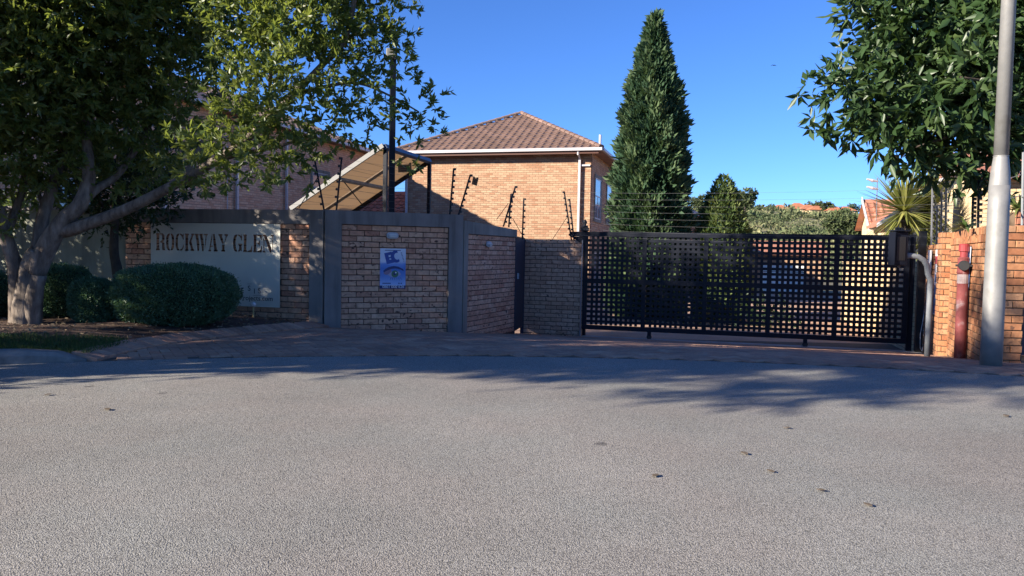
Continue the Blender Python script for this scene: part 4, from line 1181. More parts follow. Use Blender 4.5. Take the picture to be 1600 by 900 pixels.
def hip_roof(parent, c00, W, D, z, rise, ov, material, ridge_along_v=True, name='roof'):
    """deck of a hip roof over a u x v rectangle, returns corner / ridge points"""
    e = [c00 + U2 * a + V2 * b for a, b in ((-ov, -ov), (W + ov, -ov), (W + ov, D + ov), (-ov, D + ov))]
    half = (min(W, D) + 2 * ov) / 2
    if D >= W: r0, r1 = c00 + U2 * W / 2 + V2 * (half - ov), c00 + U2 * W / 2 + V2 * (D + ov - half)
    else: r0, r1 = c00 + U2 * (half - ov) + V2 * D / 2, c00 + U2 * (W + ov - half) + V2 * D / 2
    E = [Vector((p.x, p.y, z)) for p in e]; r0 = Vector((r0.x, r0.y, z + rise)); r1 = Vector((r1.x, r1.y, z + rise))
    mb = MB()
    if D >= W: faces = [(E[0], E[1], r0), (E[1], E[2], r1, r0), (E[2], E[3], r1), (E[3], E[0], r0, r1)]
    else: faces = [(E[0], E[1], r1, r0), (E[1], E[2], r1), (E[2], E[3], r0, r1), (E[3], E[0], r0)]
    for f in faces: quad(mb, f)
    quad(mb, [E[3] - Vector((0, 0, .04)), E[2] - Vector((0, 0, .04)), E[1] - Vector((0, 0, .04)), E[0] - Vector((0, 0, .04))])
    ro = mb.build(name, material, parent)
    return ro, E, r0, r1
def m_tileroof(name, c):
    m = mat(name, c, .8, spec=.2); t = NT(m)
    ge = t.n('ShaderNodeNewGeometry')
    t.col(t.mix(1, (*c, 1), t.ramp(t.noise(ge.outputs['Position'], 2.5, 5), [(.3, g3(.75)), (.7, g3(1.15))]), 'MULTIPLY')); return m
M['deck'] = m_tileroof('roof_deck', (.30, .19, .15)); M['deck_red'] = m_tileroof('roof_deck_red', (.38, .17, .11)); M['deck_far'] = m_tileroof('roof_far_orange', (.42, .17, .09))
RZ = 4.98; RISE = 2.12
rf, E, r0, r1 = hip_roof(h1, c00, HW, HD, RZ, RISE, OV, M['deck'])
# single roof tiles on the front slope
def tile_mesh(w, l, material, name='roof_tile'):
    mb = MB(); k = 8; prof = []
    for i in range(k + 1):
        x = -w / 2 + w * i / k; t = i / k
        prof.append((x, .045 * math.sin(math.pi * min(t / .55, 1)) if t < .55 else .004 - .006 * math.sin(math.pi * (t - .55) / .45)))
    vs = [(x, 0, z + .05) for x, z in prof] + [(x, l, z + .003) for x, z in prof] + [(x, 0, z - .0) for x, z in prof]
    n_ = k + 1
    mb.add(vs, [(i, i + 1, n_ + i + 1, n_ + i) for i in range(k)] + [(2 * n_ + i, 2 * n_ + i + 1, i + 1, i) for i in range(k)])
    return mb.mesh(name, material)
def tile_slope(parent, e0, e1, top0, top1, material, pitch_w=.30, gauge=.325, limit=300):
    """tiles on the slope whose eave runs e0->e1 and whose upper edge is top0->top1"""
    ax = (e1 - e0).normalized(); mid = (top0 + top1) / 2; up = (mid - e0) - ax * (mid - e0).dot(ax); Ls = up.length; up.normalize(); nz = ax.cross(up)
    me = tile_mesh(pitch_w + .012, gauge + .04, material)
    W = (e1 - e0).length; k = 0
    t0, t1 = (top0 - e0).dot(ax), (top1 - e0).dot(ax)
    rows = int(Ls / gauge)
    for r in range(rows):
        y = r * gauge; f = (y + gauge * .5) / Ls
        lo, hi = t0 * f, W + (t1 - W) * f
        x = pitch_w / 2
        while x < W:
            if lo - .06 < x < hi + .06:
                o = bpy.data.objects.new('roof_tile', me); q = e0 + ax * x + up * (y - .04) + nz * .012
                m = Matrix((ax, up, nz)).transposed().to_4x4(); m.translation = q; o.matrix_basis = m; link(o, parent); k += 1
            x += pitch_w
    return k
tile_slope(rf, E[0], E[1], r0, r0, M['tile'], .305, .335)
def ridge_tiles(parent, a, b, material, step=.36, r=.115):
    d = (b - a); L = d.length; d.normalize(); side = d.cross(Vector((0, 0, 1))).normalized(); up = side.cross(d)
    mb = MB(); k = 7; vs = []
    for y, s in ((0, 1.12), (step + .03, .95)):
        for i in range(k):
            t = math.pi * i / (k - 1); vs.append((r * s * math.cos(t), y, r * s * .85 * math.sin(t)))
    fs = [(i, i + 1, k + i + 1, k + i) for i in range(k - 1)] + [tuple(range(k))]
    mb.add(vs, fs); me = mb.mesh('ridge_tile', material)
    n_ = int(L / step)
    for i in range(n_ + 1):
        o = bpy.data.objects.new('ridge_tile', me); m = Matrix((side, d, up)).transposed().to_4x4(); m.translation = a + d * min(i * step, L - step) + Vector((0, 0, .01)); o.matrix_basis = m; link(o, parent)
ridge_tiles(rf, E[0] + Vector((0, 0, .03)), r0 + Vector((0, 0, .05)), M['tile_grey'])
ridge_tiles(rf, E[1] + Vector((0, 0, .03)), r0 + Vector((0, 0, .05)), M['tile'])
ridge_tiles(rf, r0 + Vector((0, 0, .05)), r1 + Vector((0, 0, .05)), M['tile'])
def gutter(parent, p, q, m='white_metal'):
    d = (q - p).normalized(); n = Vector((d.y, -d.x, 0)); mb = MB()
    mb.box((p + q) / 2 + n * .05 + Vector((0, 0, -.02)), ((q - p).length + .1, .11, .115), d); mb.build('gutter', M[m], parent, bevel=.015)
gutter(h1, E[0], E[1]); gutter(h1, E[1] + V2.to_3d() * .06, E[2]); gutter(h1, E[3], E[0] + V2.to_3d() * .06)
mb = MB(); mb.box(((E[0] + E[1]) / 2) + Vector((0, .0, -.13)), ((E[1] - E[0]).length - .2, .02, .10), U2.to_3d()); mb.build('fascia', M['brown_print'], h1)
def downpipe(parent, q, n, z0, z1, name='downpipe', w=.085, m='white_metal'):
    mb = MB(); q = Vector(q); p = q + Vector(n) * .10
    mb.box((p.x, p.y, (z0 + z1 - .35) / 2), (w, .07, z1 - .35 - z0), (-n[1], n[0], 0))
    mb.tube([(p.x, p.y, z1 - .36), (p.x + n[0] * .12, p.y + n[1] * .12, z1 - .24), (p.x + n[0] * .35, p.y + n[1] * .35, z1 - .2), (p.x + n[0] * .35, p.y + n[1] * .35, z1)], .04, 8)
    mb.build(name, M[m], parent)
nf = -V2
downpipe(h1, KC - U2 * .42, nf, GZ0, RZ); downpipe(h1, c00 + U2 * .12, nf, GZ0, RZ)
mb = MB(); mb.wallbox(KC - U2 * .38, KC - U2 * .02, 4.38, 4.44, 0, .09); mb.build('pipe_branch', M['white_metal'], h1)
window(h1, c10, V2, .95, 2.45, 1.5, 1.62, 2); window(h1, c10, V2, 4.0, 2.45, 1.5, 1.62, 2)
window(h1, c10, V2, .95, -.4, 1.5, 1.5, 2)
mb = MB(); q = KC + U2 * -.2 + V2 * 3.2; mb.tube([(q.x, q.y, 5.2), (q.x, q.y, 6.05)], .055, 10); mb.build('vent_pipe', M['white_metal'], h1)

# ---- long pink-brick terrace on the left, its shaded side facing the drive
LD = Vector((.27, .963)).normalized()
T0 = Vector((-12.6, 14.5)); TL = 21.5
h2 = thing('brick_house', 'long two-storey terrace of shaded pinkish brick with downpipes behind the street tree', 'house', (*(T0 + LD * TL / 2), -1.0))
T1 = T0 + LD * TL; TW = 9.0; ln = Vector((-LD.y, LD.x))
TZ = 5.5
mb = MB(); mb.wallbox(T0, T1, -1.5, TZ - .05, .22); mb.build('long_wall', M['house_brick_red'], h2, uv=True)
mb = MB(); mb.wallbox(T0 + ln * TW, T0 + LD * .001, -1.5, TZ - .05, .22); mb.build('end_wall', M['house_brick_red'], h2, uv=True)
mb = MB(); mb.wallbox(T1 - LD * .001, T1 + ln * TW, -1.5, TZ - .05, .22); mb.build('end_wall', M['house_brick_red'], h2, uv=True)
e0, e1 = T0 - ln * .45 - LD * .45, T1 - ln * .45 + LD * .45
f0, f1 = T0 + ln * (TW + .45) - LD * .45, T1 + ln * (TW + .45) + LD * .45
q0, q1 = T0 + ln * TW / 2 + LD * 4.5, T1 + ln * TW / 2 - LD * 4.5
v3 = lambda p, z: Vector((p.x, p.y, z))
mb = MB()
for f in ((v3(e0, TZ), v3(e1, TZ), v3(q1, TZ + 2.1), v3(q0, TZ + 2.1)), (v3(e1, TZ), v3(f1, TZ), v3(q1, TZ + 2.1)), (v3(f1, TZ), v3(f0, TZ), v3(q0, TZ + 2.1), v3(q1, TZ + 2.1)), (v3(f0, TZ), v3(e0, TZ), v3(q0, TZ + 2.1)), (v3(f0, TZ - .04), v3(f1, TZ - .04), v3(e1, TZ - .04), v3(e0, TZ - .04))): quad(mb, f)
r_ = mb.build('roof', M['deck'], h2)
tile_slope(r_, v3(T1 - LD * 9 - ln * .45, TZ), v3(e1, TZ), v3(T1 - LD * 9 + ln * 4.5, TZ + 2.1), v3(q1, TZ + 2.1), M['tile_grey'], .34, .5)
gutter(h2, v3(e0, TZ), v3(e1, TZ))
def tpt(px):       # distance along the terrace wall seen at pixel column px
    k = (px - 800) / F_PX
    return (k * T0.y - T0.x) / (LD.x - k * LD.y)
for px in (253, 366, 443): downpipe(h2, T0 + LD * tpt(px), (-ln.x, -ln.y), -1.2, TZ, w=.10)
for px, w in ((486, 1.25), (528, 1.2)):
    s = tpt(px); window(h2, T0, LD, s, 2.75, w, 1.4, 2)
window(h2, T0, LD, tpt(88), 1.75, 1.1, 1.0, 2, surround=.08)
mb = MB(); q = T0 + LD * tpt(352); mb.tube([(q.x - ln.x * .06, q.y - ln.y * .06, -1), (q.x - ln.x * .06, q.y - ln.y * .06, 4.4)], .02, 6); mb.build('conduit', M['white_metal'], h2)

# ---- low linking wing between the two, seen under the tilted roof
h3 = thing('brick_house', 'low brick wing with red tiles between the terrace and the tan house', 'house', (-6.6, 34, -1))
a_, b_ = c00 - U2 * 2.6 + V2 * .6, c00 - U2 * .3 + V2 * .6
mb = MB(); mb.wallbox(a_, b_, -1.3, 2.35, .22); mb.build('wall', M['house_brick'], h3, uv=True)
e0, e1, t0, t1 = v3(a_ - V2 * .35, 2.35), v3(b_ - V2 * .35, 2.35), v3(a_ + V2 * 2.4, 3.7), v3(b_ + V2 * 2.4, 3.7)
mb = MB(); quad(mb, (e0, e1, t1, t0)); quad(mb, (e1, e0, e0 - Vector((0, 0, .05)), e1 - Vector((0, 0, .05)))); r_ = mb.build('roof', M['deck_red'], h3)
tile_slope(r_, e0, e1, t0, t1, M['tile_red'], .31, .36)
window(h3, a_, (b_ - a_).normalized(), .35, .9, 1.0, 1.1, 2)

# ---- tilted solar roof on posts
SY = 15.5
nh = at(600, 228, SY); fh = nh + V2.to_3d() * 2.45
low = -(U2.to_3d()) * 2.11 + Vector((0, 0, -1.28))
nl, fl = nh + low, fh + low
sr = thing('canopy', 'tilted canopy of translucent cream sheets on navy steel posts', 'canopy', (nh.x, nh.y, -.5))
sdn = low.normalized(); vax = V2.to_3d().normalized(); sn = sdn.cross(vax).normalized()
if sn.z < 0: sn = -sn
LW, LV = low.length, 2.45
M['cream_board'] = mat('sheet_translucent_cream', (.62, .52, .40), .5); _t = NT(M['cream_board'])
_tr = _t.n('ShaderNodeBsdfTranslucent'); _tr.inputs[0].default_value = (.62, .50, .36, 1); _mx = _t.n('ShaderNodeMixShader'); _mx.inputs[0].default_value = .42
_t.l(_t.b.outputs[0], _mx.inputs[1]); _t.l(_tr.outputs[0], _mx.inputs[2]); _t.l(_mx.outputs[0], _t.t.nodes['Material Output'].inputs[0])
M['alu'] = mat('aluminium_edge', (.16, .16, .16), .5, .3)
for k in range(2):
    for j in range(2):
        c = nh + sdn * (LW * (.25 + .5 * k)) + vax * (LV * (.25 + .5 * j)) + sn * .03
        mb = MB(); mb.box(c, (LW / 2 - .012, LV / 2 - .012, .004), sdn, sn); p_ = mb.build('roof_sheet', M['cream_board'], sr)
        for q in range(1, 4):
            mb = MB(); mb.box(c - sn * .004 + sdn * (LW / 2 * (q / 4 - .5)), (.006, LV / 2 - .02, .002), sdn, sn); mb.build('seam', M['surround'], p_)
def beam(name, p, q, w, h, m, lift=0.0):
    d = (q - p); mb = MB(); mb.box((p + q) / 2 + sn * lift, (d.length, w, h), d.normalized(), sn); return mb.build(name, M[m], sr)
beam('edge_beam', nh, fh, .08, .10, 'navy_frame', -.02); beam('edge_beam', nl, fl, .06, .08, 'navy_frame', -.02)
beam('edge_beam', nh - vax * .02, nl - vax * .02, .05, .09, 'alu', .01); beam('edge_beam', fh, fl, .06, .09, 'navy', -.02)
beam('rafter', nh + vax * LV / 2, nl + vax * LV / 2, .04, .05, 'surround', -.02); beam('purlin', nh + sdn * LW * .48, fh + sdn * LW * .48, .06, .07, 'surround', -.06)
for p, zz_ in ((fh, 0), (nh + vax * .08, 0), (nl, 0), (fl, 0)):
    mb = MB(); mb.box((p.x, p.y, (p.z - 1.0) / 2 - .04), (.075, .075, p.z + 1.0), V2.to_3d()); mb.build('post', M['navy'], sr)
mb = MB(); mb.tube([at(532, 277, 15.9), at(566, 320, 16.2)], .012, 6); mb.build('brace', M['navy'], sr)

# ---- sunlit boundary inside the gate and houses on the right
bw = thing('boundary_wall', 'low sunlit sandy brick wall along the driveway behind the lattice gate', 'wall', (8.0, 16, -.7))
b0, b1 = Vector((7.45, 14.3)), Vector((7.45, 14.3)) + V2 * 8.5
mb = MB(); mb.wallbox(b1, b0, -1.2, .98, .2); mb.build('panel', M['boundary_brick'], bw, uv=True)
mb = MB(); mb.wallbox(b1, b0, .98, 1.05, .22, .03); mb.build('coping', M['boundary_brick'], bw, uv=True)

def gable_house(label, A, W, D, z0, eave, rise, wallm, roofm, name='gabled_house', cat='house', tiles=False):
    """gable faces -v (towards the road): A is the near left corner, ridge runs along v"""
    h = thing(name, label, cat, (*(A + U2 * W / 2), z0))
    a, b, c, d = A, A + U2 * W, A + U2 * W + V2 * D, A + V2 * D
    mb = MB(); mb.wallbox(a, b, z0, eave, .2); mid = A + U2 * W / 2
    quad(mb, (v3(a, eave), v3(b, eave), v3(mid, eave + rise))); mb.build('gable_wall', wallm, h, uv=True)
    mb = MB(); mb.wallbox(d, a + V2 * .002, z0, eave, .2); mb.build('side_wall', wallm, h, uv=True)
    mb = MB(); mb.wallbox(b + V2 * .002, c, z0, eave, .2); mb.build('side_wall', wallm, h, uv=True)
    ov = .35; k = rise / (W / 2)
    for sgn_ in (-1, 1):
        e = mid + U2 * sgn_ * (W / 2 + ov); zE = eave - ov * k + .06
        p = [v3(e - V2 * ov, zE), v3(e + V2 * (D + ov), zE), v3(mid + V2 * (D + ov), eave + rise + .06), v3(mid - V2 * ov, eave + rise + .06)]
        mb = MB(); mb.add([*p, *[x - Vector((0, 0, .1)) for x in p]], [(0, 1, 2, 3), (7, 6, 5, 4), (0, 3, 7, 4), (1, 0, 4, 5), (2, 1, 5, 6)])
        r_ = mb.build('roof', roofm, h)
        mb = MB(); d_ = (p[3] - p[0]); mb.box((p[0] + p[3]) / 2 - V2.to_3d() * .012 - Vector((0, 0, .06)), (d_.length, .02, .16), d_.normalized(), (0, 0, 1)); mb.build('bargeboard', M['white_metal'], h)
    return h
hr = gable_house('cream gabled house rising behind the spiky yucca', Vector((13.35, 27.4)), 6.2, 1.4, -1.2, 2.55, 2.5, M['cream'], M['deck_red'])
window(hr, Vector((13.35, 27.4)), U2, 1.6, .9, .9, 1.0, 2, surround=.06)
# front facing wing with a tiled slope towards the road
WA = Vector((13.75, 29.0))
hw2 = thing('gabled_house', 'small cream wing with red corrugated tile slope and white gutter left of the yucca', 'house', (*WA, -1.2))
mb = MB(); mb.wallbox(WA, WA + U2 * 2.6, -1.2, 2.35, .2); mb.build('front_wall', M['cream'], hw2, uv=True)
mb = MB(); quad(mb, (v3(WA + V2 * 3, 2.35), v3(WA, 2.35), v3(WA + V2 * 1.5, 3.4))); mb.wallbox(WA + V2 * 3, WA + V2 * .002, -1.2, 2.35, .2); mb.build('gable_wall', M['cream'], hw2, uv=True)
e0, e1, t0, t1 = v3(WA - U2 * .25 - V2 * .25, 2.25), v3(WA + U2 * 2.6 - V2 * .25, 2.25), v3(WA - U2 * .25 + V2 * 1.5, 3.45), v3(WA + U2 * 2.6 + V2 * 1.5, 3.45)
mb = MB(); quad(mb, (e0, e1, t1, t0)); b0_, b1_ = v3(WA - U2 * .25 + V2 * 3.2, 2.25), v3(WA + U2 * 2.6 + V2 * 3.2, 2.25); quad(mb, (t0, t1, b1_, b0_)); r_ = mb.build('roof', M['deck_red'], hw2)
tile_slope(r_, e0, e1, t0, t1, M['tile_red'], .26, .36)
gutter(hw2, e0, e1)
mb = MB(); dd_ = t0 - e0; mb.box((e0 + t0) / 2 - U2.to_3d() * .03, (dd_.length, .04, .2), dd_.normalized(), (0, 0, 1)); mb.build('bargeboard', M['white_metal'], hw2)
an = thing('tv_antenna', 'thin television mast with two white aerials above the cream wing', 'antenna', (*(WA + U2 * 1.2 + V2 * 1.2), 3.2))
p0 = at(1369, 345, 28.5); p1 = at(1371, 278, 28.5)
mb = MB(); mb.tube([p0, p1], .018, 6); mb.build('mast', M['grey_steel'], an)
for py in (282, 294):
    q = at(1367, py, 28.5); mb = MB(); mb.tube([q + Vector((-.3, 0, .05)), q + Vector((-.1, 0, 0)), q + Vector((.12, 0, -.03))], [.03, .06, .03], 8); mb.build('aerial', M['white_metal'], an)
# orange brick house hard behind the right wall, behind the leaves
hx = thing('brick_house', 'sunlit cream and orange brick house glimpsed between lamp pole and fence brackets', 'house', (10.5, 16.5, 0))
xa, xb = Vector((9.3, 15.4)), Vector((14.0, 14.1))
mb = MB(); mb.wallbox(xa, xb, -.8, 2.75, .22); mb.build('front_wall', M['boundary_brick'], hx, uv=True)
mb = MB(); mb.wallbox(xa + V2 * 1.6, xa + V2 * .002, -.8, 2.75, .22); mb.build('side_wall', M['cream'], hx, uv=True)
mb = MB(); quad(mb, (v3(xa - V2 * .3 - U2 * .2, 2.7), v3(xb - V2 * .3, 2.7), v3(xb + V2 * 1.9, 3.5), v3(xa + V2 * 1.9 - U2 * .2, 3.5))); mb.build('roof', M['deck_red'], hx)
# small far house between the two cypresses
hs = gable_house('small house corner with white eave between the tall cypress and the round one', Vector((6.35, 39.0)), 3.1, 5, -1.2, 3.1, .7, M['house_brick'], M['deck'])

# ---- low building and garage across the end of the drive, seen through the lattice
gz_ = thing('garage', 'low garage block with grey doors and pink brick piers at the end of the driveway', 'garage', (12, 46, -1.2))
a_, b_ = Vector((4.5, 48.0)), Vector((4.5, 48.0)) + U2 * 14
mb = MB(); mb.wallbox(a_, b_, -1.4, 1.25, .25); mb.build('wall', M['house_brick'], gz_, uv=True)
for k in range(4):
    mb = MB(); mb.wallbox(a_ + U2 * (1 + 3.2 * k), a_ + U2 * (3.5 + 3.2 * k), -1.3, .75, .05, .03); dr = mb.build('garage_door', M['surround'], gz_)
    for q in range(4):
        mb = MB(); mb.wallbox(a_ + U2 * (1.05 + 3.2 * k), a_ + U2 * (3.45 + 3.2 * k), -1.25 + q * .5, -.80 + q * .5, 0, .045); mb.build('door_panel', M['white'], dr)
mb = MB(); quad(mb, (v3(a_ - V2 * .4 - U2 * .3, 1.2), v3(b_ - V2 * .4 + U2 * .3, 1.2), v3(b_ + V2 * 3 + U2 * .3, 2.1), v3(a_ + V2 * 3 - U2 * .3, 2.1))); mb.build('roof', M['deck_red'], gz_)

# ================================================================== HILL
def hill_z(x, y):
    t = max(0.0, min(1.0, (y - 70) / 185.0)); s = t * t * (3 - 2 * t)
    ridge = 15.2 - 3.4 * max(0, min(1, (x - 80) / 40)) + .9 * math.sin(x * .21) + .7 * math.sin(x * .43 + 1)
    return -2 + (ridge + 2) * s - max(0, y - 262) * .08
structure(sheet('hill', [-150 + 8 * i for i in range(58)], [70 + 8 * i for i in range(42)], hill_z, m_noise('hill_grass', [(.3, (.12, .14, .06)), (.5, (.18, .175, .085)), (.7, (.22, .19, .10))], .09, .95)))
rng = np.random.default_rng(21)
blobs = []
P, D, LL = [], [], []
for i in range(15000):
    y = rng.uniform(85, 258); x = y * rng.uniform(.18, .62); r = rng.uniform(.3, .75) * (.5 + y / 260) * (2.3 if rng.random() > .965 else 1)
    dens = math.sin(x * .11 + y * .05) + math.sin(y * .13 - x * .07)
    if dens < -.2 and rng.random() < .8: continue
    c = np.array((x, y, hill_z(x, y) + r * .3)); d = unit(rng, 9); d[:, 2] = np.abs(d[:, 2])
    P.append(c + d * r * .5 * np.array((1.2, 1, .75))); D.append(d + unit(rng, 9) * .6); LL.append(np.full(9, r * .75))
P, D, LL = np.vstack(P), np.vstack(D), np.concatenate(LL)
qh = np.clip(.45 + .22 * np.sin(P[:, 0] * .21 + P[:, 1] * .06) + .2 * np.sin(P[:, 1] * .19 - P[:, 0] * .1) + rng.normal(size=len(P)) * .22, 0, 1)
stuff(link(bpy.data.objects.new('hillside_scrub', leaf_mesh('hillside_scrub', P, D, LL, LL * .6, M['leaf_hill'], rng, .3, 0, qh))))
def hill_house(px, w, label, h=2.4, y=250):
    x = (px - 800) / F_PX * y; z = hill_z(x, y) - .3; A = Vector((x - w / 2, y))
    hh_ = thing('hill_house', label, 'house', (x, y, z), 'houses on the far ridge')
    mb = MB(); mb.wallbox(A, A + Vector((w, 0)), z, z + h, .3); mb.wallbox(A + Vector((w, .01)), A + Vector((w, w * .8)), z, z + h, .3); mb.wallbox(A + Vector((0, w * .8)), A + Vector((0, .01)), z, z + h, .3); mb.build('wall', M['cream'], hh_)
    o = .5; zt_ = z + h; e = [Vector((A.x - o, y - o, zt_)), Vector((A.x + w + o, y - o, zt_)), Vector((A.x + w + o, y + w * .8 + o, zt_)), Vector((A.x - o, y + w * .8 + o, zt_))]
    a, b = Vector((x - w * .12, y + w * .4, zt_ + w * .28)), Vector((x + w * .12, y + w * .4, zt_ + w * .28))
    mb = MB(); [quad(mb, f) for f in ((e[0], e[1], b, a), (e[1], e[2], b), (e[2], e[3], a, b), (e[3], e[0], a))]; mb.build('roof', M['deck_far'], hh_)
    for k in (.25, .65):
        mb = MB(); mb.wallbox(A + Vector((w * k, 0)), A + Vector((w * k + w * .14, 0)), z + 1.0, z + 1.9, 0, .06); mb.build('window', M['glass'], hh_)
for px, w, y, lab in ((1197, 6.0, 262, 'orange-roofed far house half hidden in scrub, next to the thin gum tree'), (1218, 6.5, 258, 'orange-roofed far house at the bare middle of the ridge'), (1246, 7.5, 246, 'broad red-roofed far house, largest on the ridge'), (1262, 5.5, 240, 'red-roofed far house tucked right against the broadest one'), (1275, 5.0, 236, 'small red-roofed far house stepping down the ridge beside the palm'), (1303, 5.5, 232, 'red-roofed far house just past the palm'), (1320, 5.0, 236, 'grey-walled far house behind the olive-coloured bush')):
    hill_house(px, w, lab, 2.4, y)
def far_tree(label, px, py_top, py_base, Y, wpx, dens=16, name='far_tree', sparse=False, mt='leaf_far', group='trees towards the hill'):
    b = at(px, py_base, Y); t = at(px, py_top, Y); H = t.z - b.z; w = wpx / F_PX * Y / 2
    root = thing(name, label, 'tree', b, group); rg = np.random.default_rng(int(px))
    mb = MB(); mb.tube([b - Vector((0, 0, 1)), b.lerp(t, .5), b.lerp(t, .85)], [H * .035, H * .022, H * .008], 6); mb.build('trunk', M['bark_dark'], root)
    bl = []
    for i in range(10 if sparse else 7):
        a = rg.uniform(0, 6.28); rr = rg.uniform(.15, .75) * w; hgt = rg.uniform(.38, .86) * H
        bl.append(((b.x + rr * math.cos(a), b.y + rr * math.sin(a), b.z + hgt), w * (rg.uniform(.22, .36) if sparse else rg.uniform(.42, .62))))
    s = w * .22
    vol = sum(4.19 * r ** 3 for _, r in bl)
    crown('crown', root, bl, M[mt], rg, per_m3=dens * 30 / max(vol, .01), k=7, twig=s, L=s * 1.1, W=s * .55, up=.1)
far_tree('thin gum tree with airy crown on the scrubby slope beside the round cypress', 1164, 292, 340, 110, 40, 9, sparse=True)
far_tree('wispy gum tree between the two cypresses', 1089, 305, 345, 130, 30, 9, sparse=True)
for px, a, b, w, lab in ((1186, 322, 334, 14, 'dark tree on the ridge right by the thin gum tree'), (1206, 322, 334, 16, 'dark round tree above the orange far roofs'), (1228, 321, 335, 14, 'dark ridge tree before the broadest red far house'), (1272, 318, 338, 26, 'wide green tree crowning the ridge between far houses and palm'), (1330, 322, 345, 22, 'dark tree behind the olive-coloured bush')):
    far_tree(lab, px, a, b, 250, w, 10)
far_tree('olive-coloured round bush tree rising above the lattice gate', 1318, 330, 392, 62, 48, 34, name='round_tree')
pm = thing('palm_tree', 'tall palm with a ragged head standing on the far ridge', 'palm', at(1293, 346, 235))
b, t = at(1293, 348, 235), at(1293, 322, 235)
mb = MB(); mb.tube([b, t], [.6, .45], 8); mb.build('trunk', M['bark_dark'], pm)
rg = np.random.default_rng(2); d = unit(rng, 260); d[:, 2] = d[:, 2] * .8
link(bpy.data.objects.new('crown', leaf_mesh('crown', np.array(t) + d * .3, d, 2.2, .5, M['leaf_far'], rg, .1, .35)), pm)

# ================================================================== PLANTS
def B(px, py, Y, r): return (tuple(at(px, py, Y)), r)

# ---- multi-stemmed street tree on the left
TY = 9.0
tb = at(38, 512, TY); tb.z = bed_z(tb.x, tb.y) - .03
tr = thing('street_tree', 'multi-stemmed street tree with pale bark leaning over the clipped bushes', 'tree', tb)
mb = MB()
q = lambda px, py, dy=0.0: at(px, py, TY + dy)
# flared trunk
limb(mb, [tb + Vector((.02, 0, -.1)), q(41, 490), q(44, 455), q(50, 420), q(62, 392)], .155, .115, 14, .10)
limb(mb, [tb + Vector((-.12, .03, -.1)), q(28, 480, .05), q(25, 430, .05), q(16, 390, .0), q(2, 345, -.1), q(-18, 300, -.2), q(-45, 230, -.3), q(-60, 120, -.5)], .105, .05, 12, .08)
limb(mb, [tb + Vector((.10, .0, -.1)), q(52, 480, -.04), q(60, 430, -.06)], .105, .085, 12, .08)
limb(mb, [q(55, 425), q(76, 380, -.02), q(100, 345, -.04), q(126, 318, -.05), q(136, 290), q(139, 260), q(136, 225, .1), q(128, 150, .2), q(140, 60, .3)], .125, .04, 12, .06)
limb(mb, [q(90, 362), q(120, 356, -.05), q(170, 338, -.1), q(225, 314, -.2), q(285, 281, -.3), q(340, 250, -.5), q(400, 205, -.6), q(455, 150, -.7), q(500, 105, -.7), q(540, 60, -.7), q(560, -40, -.7)], .085, .022, 12, .05)
limb(mb, [q(58, 400, .1), q(64, 360, .15), q(72, 320, .2), q(86, 282, .3), q(98, 240, .5), q(110, 180, .8), q(130, 90, 1.0)], .088, .04, 10, .05)
limb(mb, [q(70, 330, .2), q(60, 300, .3), q(52, 270, .4), q(46, 220, .6)], .03, .018, 8)
limb(mb, [q(10, 365), q(22, 335, .1), q(34, 300, .2), q(38, 260, .3), q(30, 200, .4)], .055, .03, 10)
limb(mb, [q(126, 318, -.05), q(150, 296, .1), q(175, 280, .3), q(205, 245, .5), q(240, 180, .8), q(270, 90, 1.0)], .06, .03, 10)
limb(mb, [q(340, 250, -.5), q(380, 240, -.8), q(430, 230, -1.0), q(480, 215, -1.0)], .03, .012, 7)
limb(mb, [q(455, 150, -.7), q(510, 135, -.6), q(560, 130, -.5), q(610, 150, -.3), q(655, 175, -.2)], .028, .008, 7)
limb(mb, [q(400, 205, -.6), q(420, 160, -.8), q(425, 100, -1.0), q(450, 40, -1.1)], .03, .014, 7)
limb(mb, [q(500, 105, -.7), q(505, 60, -.6), q(490, 10, -.5)], .018, .008, 6)
limb(mb, [q(285, 281, -.3), q(320, 215, .0), q(345, 150, .2), q(370, 70, .4)], .035, .015, 7)
mb.build('trunk', M['bark'], tr, smooth=True)
rg = np.random.default_rng(101)
dense = [B(40, 60, 8.8, 1.25), B(-60, 130, 8.6, 1.2), B(150, 30, 9.2, 1.2), B(20, 190, 8.8, .85), B(130, 150, 9.3, .9), B(70, 255, 9.2, .55), B(190, 190, 9.5, .75), B(240, 90, 9.6, .95), B(-40, 270, 8.8, .75), B(5, 265, 9.5, .5),
         B(300, 30, 9.2, .85), B(200, 250, 9.4, .5), B(265, 215, 9.6, .55), B(310, 150, 9.0, .6), B(120, 235, 9.0, .45), B(-20, -60, 8.8, 1.4), B(150, -100, 9.0, 1.5), B(330, -120, 9.2, 1.4), ]
